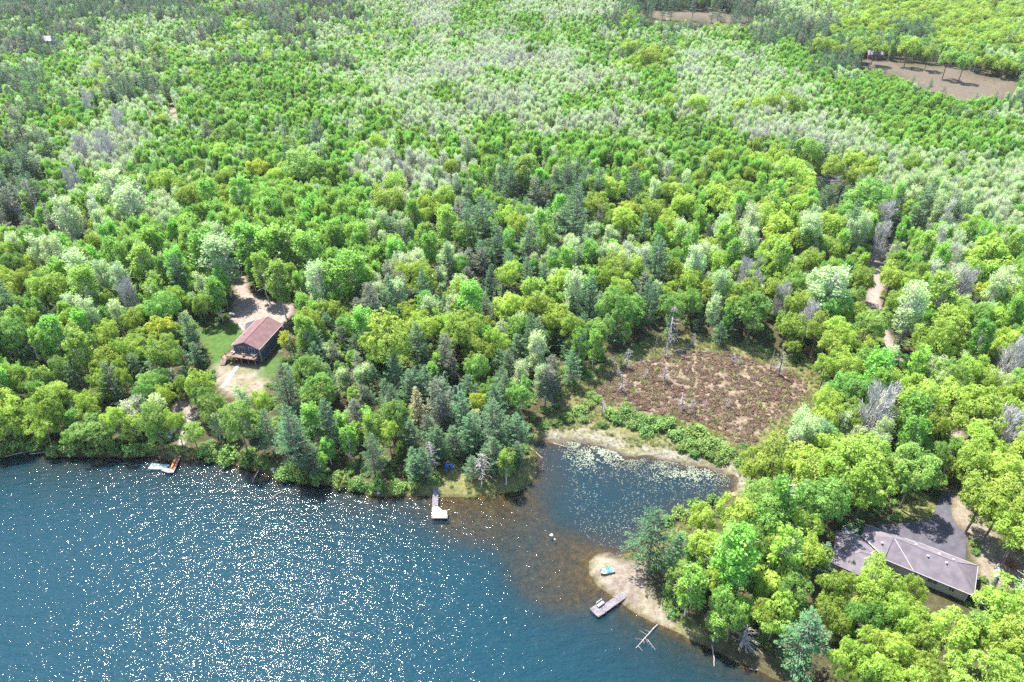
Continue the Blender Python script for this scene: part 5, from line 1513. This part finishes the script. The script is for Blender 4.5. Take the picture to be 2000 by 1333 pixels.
def slab_path(px, width, label, name='footpath', mat=SLAB, step=0.75):
    P = [ung(*q_) for q_ in px]
    mb = MB()
    rr = np.random.default_rng(3)
    for a_, c_ in zip(P[:-1], P[1:]):
        L = np.linalg.norm((c_ - a_)[:2]); n_ = max(1, int(L / step))
        f = frame(a_[:2], (c_ - a_)[:2])
        for i in range(n_):
            z_ = gz(*f((i + 0.5) * L / n_, 0, 0)[:2])
            j = rr.uniform(-0.06, 0.06, 2)
            mb.box(f, i * L / n_ + 0.03, (i + 1) * L / n_ - 0.03, -width / 2 + j[0], width / 2 + j[1], z_ - 0.3, z_ + 0.07)
    return tag(obj(name, mb.mesh(name, mat)), label, None, None, 'structure')


slab_path([(466, 712), (452, 734), (434, 758)], 1.0, 'pale slab path leading down from the house deck')
slab_path([(384, 810), (372, 818), (362, 826), (358, 840), (355, 862)], 1.1, 'wooden board steps down the bank to the swim raft dock', 'board_steps', plain('bank_boards', (0.30, 0.26, 0.22), 0.9, 0.2, 2.0), 0.5)
slab_path([(477, 646), (470, 638), (466, 632)], 0.5, 'pale retaining edge between lawn and parking pad', 'lawn_edging', SLAB, 0.8)
mb = MB(); mb.prism(wpoly([(480, 632), (497, 626), (512, 640), (490, 656), (478, 648)], 2.0), 1.6, 2.05)
tag(obj('parking_pad', mb.mesh('parking_pad', ASPH)), 'dark parking pad beside the blue house', None, None, 'structure')

# ------------------------------------------------------------------ docks and boats
PALEDOCK = plain('pale_dock_boards', (0.20, 0.185, 0.175), 0.8, 0.12, 2.5)
GREYDOCK = plain('grey_dock_boards', (0.14, 0.125, 0.135), 0.85, 0.2, 2.5)
REDDOCK = plain('red_brown_dock_boards', (0.26, 0.13, 0.11), 0.85, 0.2, 2.5)


def planks(mb, poly, z, along, w=0.16, t=0.05):
    """boards laid across a polygon, each clipped to it"""
    poly = np.asarray(poly, float)
    u = np.asarray(along, float); u /= np.linalg.norm(u)
    v = np.array([-u[1], u[0]])
    A = np.c_[poly @ u, poly @ v]
    x0, x1 = A[:, 0].min(), A[:, 0].max()
    k_ = 0
    while x0 + k_ * w < x1 - 0.02:
        xa, xb = x0 + k_ * w, min(x0 + k_ * w + w - 0.02, x1)
        xm = (xa + xb) / 2
        ys = []
        for i in range(len(A)):
            p0, p1 = A[i], A[(i + 1) % len(A)]
            if (p0[0] - xm) * (p1[0] - xm) < 0:
                ys.append(p0[1] + (p1[1] - p0[1]) * (xm - p0[0]) / (p1[0] - p0[0]))
        if len(ys) >= 2:
            ya, yb = min(ys), max(ys)
            c = [u * a_ + v * b_ for a_, b_ in ((xa, ya), (xb, ya), (xb, yb), (xa, yb))]
            mb.prism(np.array(c), z - t, z)
        k_ += 1


def dock(name, label, polys, posts, z=0.55):
    """polys: list of (world polygon, board run direction, material, part name)"""
    c = np.mean(polys[0][0], 0)
    o = thing(name, label, 'dock', (c[0], c[1], 0.0))
    for poly, along, mat, nm in polys:
        mb = MB(); planks(mb, poly, z, along); pl = part(mb, nm, mat, o, kind='stuff')
        mb = MB()
        cc = poly.mean(0)
        q_ = cc + (poly - cc) * 0.97
        for i in range(len(q_)):
            a_, b_ = q_[i], q_[(i + 1) % len(q_)]
            if np.linalg.norm(b_ - a_) > 0.25:
                f = frame(a_, b_ - a_)
                mb.box(f, 0, np.linalg.norm(b_ - a_), -0.03, 0.03, z - 0.26, z - 0.052)
        part(mb, 'frame', mat, o, pl)
    for px, py in posts:
        p = un(px, py, z)
        mb = MB(); mb.tube([[p[0], p[1], min(gz(p[0], p[1]), -0.2) - 0.3], [p[0], p[1], z + 0.25]], 0.07, 6); part(mb, 'post', GREYWOOD, o)
    return o


L1 = wpoly([(845.5, 953), (857, 953), (855.5, 988), (844, 989)], 0.55)
L2 = wpoly([(844, 989.5), (855.3, 988.6), (864.4, 996.6), (873.6, 996.6), (873.6, 1012.4), (843, 1012.4)], 0.55)
dock('l_shaped_dock', 'pale L-shaped dock with dark walkway off the grassy bank', [(L1, (0, 1), GREYDOCK, 'walkway'), (L2, (1, 0), PALEDOCK, 'platform')], [(846, 970), (855, 970), (844, 1010), (872, 1010), (872, 998), (845, 990)])
S1 = wpoly([Z4(*q_) for q_ in ((545, 538), (578, 588), (348, 752), (312, 704))], 0.55)
S2 = wpoly([Z4(*q_) for q_ in ((310, 703), (350, 753), (292, 790), (220, 722), (280, 682))], 0.55)
sd = dock('long_grey_dock', 'long grey dock with a white bench off the sandy point', [(S1, S1[2] - S1[1], GREYDOCK, 'walkway'), (S2, S1[2] - S1[1], GREYDOCK, 'platform')], [Z4(300, 775), Z4(232, 724), Z4(350, 742), Z4(450, 680), Z4(420, 625), Z4(540, 605)])
p = un(*Z4(308, 690), 0.55)
o = thing('dock_bench', 'white bench standing on the end of the long grey dock', 'bench', tuple(p))
f = frame(p[:2], (S1[2] - S1[1]))
mb = MB(); mb.box(f, -0.75, 0.75, -0.3, 0.3, 0.95, 1.02); part(mb, 'seat', WHITE, o)
mb = MB(); mb.box(f, -0.75, 0.75, -0.42, -0.36, 1.02, 1.45); part(mb, 'backrest', WHITE, o)
for a_ in (-0.65, 0.65):
    for b_ in (-0.36, 0.22):
        mb = MB(); mb.box(f, a_ - 0.04, a_ + 0.04, b_ - 0.04, b_ + 0.04, 0.55, 0.95); part(mb, 'leg', WHITE, o)
W1 = wpoly([Z2(*q_) for q_ in ((728, 690), (788, 696), (672, 962), (612, 938))], 0.55)
W2 = wpoly([Z2(*q_) for q_ in ((610, 940), (672, 964), (660, 988), (590, 990), (515, 962), (512, 944), (545, 938))], 0.56)
dock('red_brown_dock', 'narrow red-brown dock with rounded white end below the board steps', [(W1, W1[2] - W1[1], REDDOCK, 'walkway'), (W2, (1, 0.1), PALEDOCK, 'platform')], [Z2(735, 720), Z2(780, 720), Z2(660, 950), Z2(525, 955), Z2(615, 935)])
U1 = wpoly([Z2(*q_) for q_ in ((724, 625), (792, 632), (786, 690), (728, 684))], 0.9)
mb = MB(); planks(mb, U1, 0.92, U1[2] - U1[1], 0.3, 0.08); dk2 = mb
c = U1.mean(0)
o = thing('dock_landing', 'small pale plank landing where the board steps meet the dock', 'landing', (c[0], c[1], 0.3)); part(mb, 'planking', PALEDOCK, o, kind='stuff')
mb = MB(); f = frame(U1[0], U1[3] - U1[0]); Ll = np.linalg.norm(U1[3] - U1[0]); mb.box(f, 0.05, Ll - 0.05, 0.05, 0.15, -0.2, 0.84); mb.box(f, 0.05, Ll - 0.05, 1.2, 1.3, -0.2, 0.84); part(mb, 'support', GREYWOOD, o)
CYAN = plain('pale_blue_foam', (0.17, 0.26, 0.28), 0.5, 0.05)
RF = wpoly([Z2(*q_) for q_ in ((405, 880), (608, 895), (562, 944), (366, 940))], 0.3)
c = RF.mean(0)
o = thing('swim_raft', 'pale blue floating swim mat tied beside the red-brown dock', 'raft', (c[0], c[1], 0.0))
mb = MB(); mb.prism(RF, 0.04, 0.26); part(mb, 'mat', CYAN, o)
mb = MB(); q_ = c + (RF - c) * 1.01
for i in range(4):
    a_, b_ = q_[i], q_[(i + 1) % 4]
    mb.tube([[*a_, 0.15], [*b_, 0.15]], 0.12, 8)
part(mb, 'edge_tube', WHITE, o, smooth=True)
SR = wpoly([(1421, 964), (1434, 962), (1437, 968), (1424, 971)], 0.3)
dock('small_wooden_raft', 'tiny reddish wooden landing at the corner of the lily cove', [(SR, (1, 0), plain('pink_boards', (0.30, 0.21, 0.18), 0.9, 0.15), 'planking')], [(1423, 968), (1434, 965)], 0.3)


def hull(root, f, L, B, z, mat, name='hull', depth=0.5, flip=False, seats=()):
    """an open boat: sections along the length joined into one shell"""
    mb = MB()
    xs = np.linspace(-L / 2, L / 2, 11)
    rows = []
    for x_ in xs:
        t = x_ / (L / 2)
        w = B / 2 * (1 - max(0, t) ** 3.0) * (1 - 0.12 * max(0, -t) ** 3) + 0.03
        d = depth * (1 - 0.35 * max(0, t) ** 2)
        pr_ = [(-w, 0), (-w * 0.92, -d * 0.55), (-w * 0.55, -d), (0, -d * 1.04), (w * 0.55, -d), (w * 0.92, -d * 0.55), (w, 0)]
        rows.append([f(x_, b_, z + (-h_ if flip else h_ + depth)) for b_, h_ in pr_])
    V = np.array(rows).reshape(-1, 3)
    F = [[i * 7 + j, i * 7 + j + 1, (i + 1) * 7 + j + 1, (i + 1) * 7 + j] for i in range(10) for j in range(6)]
    mb.add(V, F)
    mb.add([rows[0][j] for j in range(7)], [list(range(7))])
    return part(mb, name, mat, root, smooth=True)


TEAL = plain('teal_plastic', (0.02, 0.24, 0.24), 0.45, 0.05)
p = ung(*Z4(362, 412)); z0 = p[2]
a_, b_ = un(*Z4(300, 420), z0), un(*Z4(425, 395), z0)
o = thing('pedal_boat', 'white pedal boat with teal seats pulled up on the sandy point', 'boat', tuple(p))
f = frame(p[:2], (a_ - b_)[:2])
hull(o, f, 2.9, 1.5, z0 + 0.02, WHITE, depth=0.42)
mb = MB(); mb.box(f, -1.25, 0.85, -0.62, 0.62, z0 + 0.30, z0 + 0.40); part(mb, 'deck_shell', WHITE, o)
for sx in (-1, 1):
    mb = MB(); mb.box(f, -0.35, 0.15, sx * 0.33 - 0.22, sx * 0.33 + 0.22, z0 + 0.401, z0 + 0.52); mb.box(f, -0.47, -0.35, sx * 0.33 - 0.22, sx * 0.33 + 0.22, z0 + 0.401, z0 + 0.86); part(mb, 'seat', TEAL, o)
    mb = MB(); mb.box(f, -1.1, -0.62, sx * 0.33 - 0.2, sx * 0.33 + 0.2, z0 + 0.401, z0 + 0.46); part(mb, 'rear_seat', TEAL, o)
mb = MB(); mb.box(f, 0.45, 0.8, -0.3, 0.3, z0 + 0.401, z0 + 0.5); part(mb, 'pedal_box', TEAL, o)
mb = MB(); mb.tube([f(-0.1, 0, z0 + 0.4), f(-0.1, 0, z0 + 0.75)], 0.03, 6); part(mb, 'tiller', GREYWOOD, o)

TARP = plain('mottled_tarp', (0.40, 0.40, 0.38), 0.8, 0.3, 1.4, 0.4, c2=(0.05, 0.055, 0.05))
p = ung(*Z2(640, 520)); z0 = p[2]
a_, b_ = un(*Z2(690, 430), z0), un(*Z2(585, 595), z0)
o = thing('covered_boat', 'upturned rowboat under a mottled grey tarp on the shaded bank', 'boat', tuple(p))
f = frame(p[:2], (a_ - b_)[:2])
hull(o, f, np.linalg.norm(a_ - b_), 1.6, z0 + 0.05, TARP, depth=0.6, flip=True)
mb = MB(); mb.tube([f(-2.0, 0, z0 + 0.69), f(1.6, 0, z0 + 0.66)], 0.04, 5); part(mb, 'keel', GREYWOOD, o)
ORANGE = plain('orange_plastic', (0.55, 0.22, 0.02), 0.4, 0.08)
p = un(*Z2(662, 892), 0.56)
o = thing('kayak', 'orange and yellow kayak lying on the narrow red-brown dock', 'kayak', tuple(p))
f = frame(p[:2], W1[1] - W1[2])
mb = MB()
xs = np.linspace(-1.5, 1.5, 9)
mb.tube([f(x_, 0, 0.56 + 0.17 + 0.05 * abs(x_)) for x_ in xs], [0.03] + [0.30 * (1 - (x_ / 1.6) ** 2) ** 0.5 for x_ in xs[1:-1]] + [0.03], 8); part(mb, 'hull', ORANGE, o, smooth=True)
mb = MB(); mb.box(f, -0.35, 0.35, -0.2, 0.2, 0.99, 1.02); part(mb, 'cockpit', plain('black_plastic', (0.02, 0.02, 0.02), 0.5), o)

p = ung(*Z5(1755, 740)); z0 = p[2]
o = thing('canoe', 'white upturned canoe on dry grass beside the ranch house', 'canoe', tuple(p))
a_, b_ = un(*Z5(1765, 650), z0), un(*Z5(1735, 810), z0)
f = frame(p[:2], (a_ - b_)[:2])
hull(o, f, 4.2, 0.9, z0 + 0.02, WHITE, depth=0.4, flip=True)
mb = MB(); mb.tube([f(-1.9, 0, z0 + 0.45), f(1.9, 0, z0 + 0.40)], 0.025, 5); part(mb, 'keel', WHITE, o)
p = ung(*Z5(1790, 640))
mb = MB(); mb.tube([p - [0, 0, 0.3], p + [0.1, 0, 3.6]], 0.05, 6); o = thing('yard_pole', 'thin white yard pole by the upturned canoe', 'pole', tuple(p)); part(mb, 'shaft', WHITE, o)
mb = MB(); mb.tube([p + [0.1, 0, 3.6], p + [0.1, 0, 3.75]], [0.09, 0.03], 8); part(mb, 'cap', WHITE, o)
RUST = plain('red_brown_twigs', (0.20, 0.085, 0.06), 0.9, 0.2)
rr = np.random.default_rng(77)
p = ung(*Z5(1870, 680))
mb = MB(); A = p + np.c_[rr.normal(size=(420, 2)) * 0.9, np.abs(rr.normal(size=420)) * 0.25]; strips(mb, A, A + rnd_dirs(rr, 420) * [0.9, 0.9, 0.3], 0.03, rr)
single(mb, 'brush_heap', RUST, 'low red-brown heap of cut brush on the dry grass', 'brush heap', tuple(p))

# ------------------------------------------------------------------ ranch house
ROOF2 = shingles('mauve_grey_shingles', (0.130, 0.110, 0.126), 0.15)
BEIGE = siding('beige_siding', (0.34, 0.31, 0.27), 0.25)
h2 = thing('ranch_house', 'long beige ranch house with mauve-grey hipped roofs beside the asphalt drive', 'house', (75.1, 86.2, 2.0))
f2 = frame((75.1, 86.2), (0.84, -0.5426), (0.5426, 0.84))


def roofpart(name, planes, soffit=0.18):
    mb = MB()
    for pl in planes:
        top = np.array([f2(*q_) for q_ in pl])
        nrm = np.cross(top[1] - top[0], top[2] - top[0])
        if nrm[2] < 0:
            top = top[::-1]
        bot = top - [0, 0, soffit]
        n_ = len(top)
        mb.add(np.vstack([top, bot]), [list(range(n_))]); base = mb.n - 2 * n_
        mb.f.append(np.array([[base + n_ + (n_ - 1 - i) for i in range(n_)]])); mb.m.append(np.zeros(1, int))
        mb.f.append(np.array([[base + i, base + n_ + i, base + n_ + (i + 1) % n_, base + (i + 1) % n_] for i in range(n_)])); mb.m.append(np.zeros(n_, int))
    return part(mb, name, ROOF2, h2)


rp_ = [('front', [(-5.0, 0, 5.0), (10.1, 0, 5.0), (6.1, 3.6, 7.7), (-4.7, 3.6, 7.7)]), ('hip', [(10.1, 0, 5.0), (10.1, 7.9, 5.0), (6.1, 3.6, 7.7)]), ('back', [(10.1, 7.9, 5.0), (0.1, 7.9, 5.0), (-4.7, 3.6, 7.7), (6.1, 3.6, 7.7)])]
roofs = [roofpart('roof_slope', [p_]) for _, p_ in rp_]
roofs.append(roofpart('roof_slope', [[(-9.7, 7.0, 5.1), (0.0, 7.6, 5.1), (-4.7, 3.63, 7.72)]]))
roofs.append(roofpart('roof_slope', [[(-9.7, 7.0, 5.1), (-4.7, 3.63, 7.72), (-9.8, 3.2, 5.5)]]))
roofs.append(roofpart('roof_slope', [[(-9.8, 3.2, 5.5), (-4.7, 3.63, 7.72), (-5.02, 0.1, 5.3)]]))
roofs.append(roofpart('roof_slope', [[(-14.2, 2.7, 4.6), (-9.8, 3.1, 5.1), (-5.1, 0.0, 4.9), (-9.2, -2.2, 6.5)]]))
roofs.append(roofpart('roof_slope', [[(-14.2, 2.7, 4.6), (-9.2, -2.2, 6.5), (-13.4, -6.0, 4.6)]]))
roofs.append(roofpart('roof_slope', [[(-13.4, -6.0, 4.6), (-9.2, -2.2, 6.5), (-5.0, -6.4, 4.6)]]))
roofs.append(roofpart('roof_slope', [[(-5.0, -6.4, 4.6), (-9.2, -2.2, 6.5), (-5.1, -0.02, 4.9)]]))


CAP = plain('roof_cap', (0.165, 0.145, 0.16), 0.9, 0.15)


def strip(a_, c_, r_=0.07, root=h2, parent=roofs[0], name='gutter'):
    mb = MB(); mb.tube([f2(*a_), f2(*c_)], r_, 5); part(mb, name, CAP if 'cap' in name else WHITE, root, parent)


strip((-5.0, -0.03, 4.93), (10.13, -0.03, 4.93)); strip((10.13, -0.03, 4.93), (10.13, 7.93, 4.93), parent=roofs[1]); strip((10.13, 7.93, 4.93), (0.1, 7.93, 4.93), parent=roofs[2])
strip((-4.5, 3.5, 7.66), (0.0, 0.02, 5.07), 0.07, name='flashing'); strip((-4.4, 3.75, 7.66), (0.2, 7.8, 5.07), 0.05, parent=roofs[2], name='flashing')
strip((-9.75, 7.05, 5.06), (0, 7.65, 5.06), 0.05, parent=roofs[3]); strip((-9.85, 3.15, 5.48), (-5.05, 0.02, 5.30), 0.08, parent=roofs[5]); strip((-11.9, 2.95, 4.95), (-9.85, 3.15, 5.2), 0.07, parent=roofs[6])
strip((6.1, 3.6, 7.73), (10.1, 0.0, 5.03), 0.05, parent=roofs[1], name='hip_cap'); strip((6.1, 3.6, 7.73), (10.1, 7.9, 5.03), 0.05, parent=roofs[1], name='hip_cap'); strip((-4.7, 3.6, 7.73), (6.1, 3.6, 7.73), 0.05, name='ridge_cap'); strip((-4.7, 3.6, 7.75), (-5.02, 0.1, 5.34), 0.05, parent=roofs[5], name='hip_cap'); strip((-9.2, -2.2, 6.53), (-5.1, 0.0, 4.93), 0.05, parent=roofs[6], name='hip_cap'); strip((-9.2, -2.2, 6.53), (-13.4, -6.0, 4.63), 0.05, parent=roofs[7], name='hip_cap'); strip((-9.2, -2.2, 6.53), (-14.2, 2.7, 4.63), 0.05, parent=roofs[6], name='hip_cap')
for u_, v_, z_ in ((1.5, 2.8, 7.1), (4.6, 2.9, 7.15), (5.6, 4.4, 7.2), (3.2, 4.3, 7.25), (-0.8, 4.4, 7.2), (-7.4, 4.6, 6.1), (-6.2, 2.2, 6.4), (-10.2, -1.2, 6.0), (-7.3, -0.9, 5.7)):
    mb = MB(); p = f2(u_, v_, z_); mb.tube([p - [0, 0, 0.2], p + [0, 0, 0.22], p + [0, 0, 0.3]], [0.15, 0.15, 0.22], 8); part(mb, 'roof_vent', WHITE, h2, roofs[0])
for nm, (a0, a1, b0, b1) in (('wall', (-4.4, 9.4, 0.7, 7.2)), ('wall', (-9.2, -4.41, 2.9, 6.6)), ('wall', (-12.9, -5.6, -5.4, 1.6))):
    mb = MB(); mb.box(f2, a0, a1, b0, b1, 1.5, 4.82 if a0 > -10 else 4.4); part(mb, nm, BEIGE, h2)
f2w = frame(f2(-4.4, 0.7, 0)[:2], (0.84, -0.5426), (0.5426, 0.84))
for c_, w_ in ((11.2, 0.9), (8.0, 1.6), (5.4, 1.2)):
    window(h2, f2w, 'wall', 'front', c_, w_, 3.2, 4.4, 13.8, 6.5)
for c_ in (2.0, 4.6):
    window(h2, f2w, 'wall', 'left', c_, 1.2, 3.2, 4.4, 13.8, 6.5)
for c_ in (7.5, 11.2):
    window(h2, f2w, 'wall', 'back', c_, 2.6, 2.2, 4.4, 13.8, 6.5, name='garage_door', mull=0, body=WHITE)
mb = MB(); mb.box(f2, 9.2, 9.4, 0.5, 0.7, 2.0, 4.8); part(mb, 'corner_trim', WHITE, h2)
# low deck with white railing behind the house
p = ung(*Z5(385, 380)); z0 = p[2]
o = thing('railed_deck', 'small white-railed deck at the shaded end of the ranch house', 'deck', tuple(p))
RP = wpoly([Z5(*q_) for q_ in ((305, 372), (312, 350), (410, 318), (465, 345), (458, 372), (380, 395))], 3.0)
mb = MB(); planks(mb, RP, 2.9, (1, 0), 0.2); part(mb, 'planking', plain('blue_grey_deck', (0.14, 0.16, 0.2), 0.8, 0.1), o, kind='stuff')
for i in range(5):
    a_, b_ = RP[i], RP[(i + 1) % 6]
    mb = MB(); L_ = np.linalg.norm(b_ - a_)
    mb.tube([[*a_, 3.85], [*b_, 3.85]], 0.05, 5); mb.tube([[*a_, 3.05], [*b_, 3.05]], 0.03, 4)
    for k_ in np.linspace(0, 1, max(3, int(L_ / 0.5))):
        q_ = a_ + (b_ - a_) * k_; mb.tube([[*q_, 2.85], [*q_, 3.85]], 0.022, 4, cap=False)
    part(mb, 'railing', WHITE, o)
for i in range(6):
    mb = MB(); mb.tube([[*RP[i], z0 - 0.3], [*RP[i], 3.95]], 0.06, 5); part(mb, 'post', WHITE, o)


def cabin(px, py, w, d, h, ang, wallm, roofm, label, name='far_cabin'):
    p = ung(px, py)
    o = thing(name, label, 'cabin', tuple(p))
    f = frame(p[:2], (math.cos(ang), math.sin(ang)))
    z = p[2]
    mb = MB(); mb.box(f, -w / 2, w / 2, -d / 2, d / 2, z - 0.5, z + h)
    mb.add([f(-w / 2, -d / 2, z + h), f(-w / 2, d / 2, z + h), f(-w / 2, 0, z + h + d * 0.3), f(w / 2, -d / 2, z + h), f(w / 2, d / 2, z + h), f(w / 2, 0, z + h + d * 0.3)], [[0, 1, 2], [5, 4, 3]]); part(mb, 'wall', wallm, o)
    for s_ in (-1, 1):
        mb = MB(); T_ = [f(-w / 2 - 0.4, s_ * (d / 2 + 0.4), z + h - 0.2), f(w / 2 + 0.4, s_ * (d / 2 + 0.4), z + h - 0.2), f(w / 2 + 0.4, 0, z + h + d * 0.3 + 0.1), f(-w / 2 - 0.4, 0, z + h + d * 0.3 + 0.1)]
        mb.add(T_ + [q_ - [0, 0, 0.15] for q_ in T_], [[0, 1, 2, 3], [7, 6, 5, 4], [0, 4, 5, 1], [1, 5, 6, 2], [2, 6, 7, 3], [3, 7, 4, 0]]); part(mb, 'roof_slope', roofm, o)
    for c_ in (-w * 0.25, w * 0.25):
        mb = MB(); mb.box(f, c_ - 0.6, c_ + 0.6, -d / 2 - 0.05, -d / 2 + 0.02, z + 1.0, z + 2.1); wn_ = part(mb, 'window', WHITE, o)
        mb = MB(); mb.box(f, c_ - 0.5, c_ + 0.5, -d / 2 - 0.07, -d / 2 - 0.052, z + 1.1, z + 2.0); part(mb, 'pane', GLASS, o, wn_)
    mb = MB(); mb.box(f, -0.5, 0.5, -d / 2 - 0.05, -d / 2 + 0.02, z, z + 2.1); part(mb, 'door', GREYWOOD, o)


cabin(1706, 114, 10, 7, 3.0, -0.1, plain('red_brown_wall', (0.16, 0.06, 0.045), 0.8), plain('dull_roof', (0.16, 0.15, 0.17), 0.8), 'red-brown cabin among maples at the edge of the tan field')
cabin(96, 86, 14, 8, 3.0, 0.1, WHITE, plain('pale_roof', (0.34, 0.33, 0.35), 0.7), 'pale-roofed cabin deep in the dark pine forest', 'pale_cabin')

# ------------------------------------------------------------------ thin summer haze over the whole place
m = bpy.data.materials.new('haze'); m.use_nodes = True
m.node_tree.nodes.remove(m.node_tree.nodes['Principled BSDF'])
pv = m.node_tree.nodes.new('ShaderNodeVolumePrincipled')
pv.inputs['Color'].default_value = (0.88, 0.94, 1.0, 1)
pv.inputs['Density'].default_value = 0.00003
pv.inputs['Anisotropy'].default_value = 0.2
m.node_tree.links.new(pv.outputs[0], m.node_tree.nodes['Material Output'].inputs['Volume'])
mb = MB()
mb.box(lambda a, b, z: np.array([a, b, z]), -7500, 7500, -4000, 10500, -8, 121)
tag(obj('haze', mb.mesh('haze', m)), 'thin pale summer haze in the air', None, None, 'stuff')
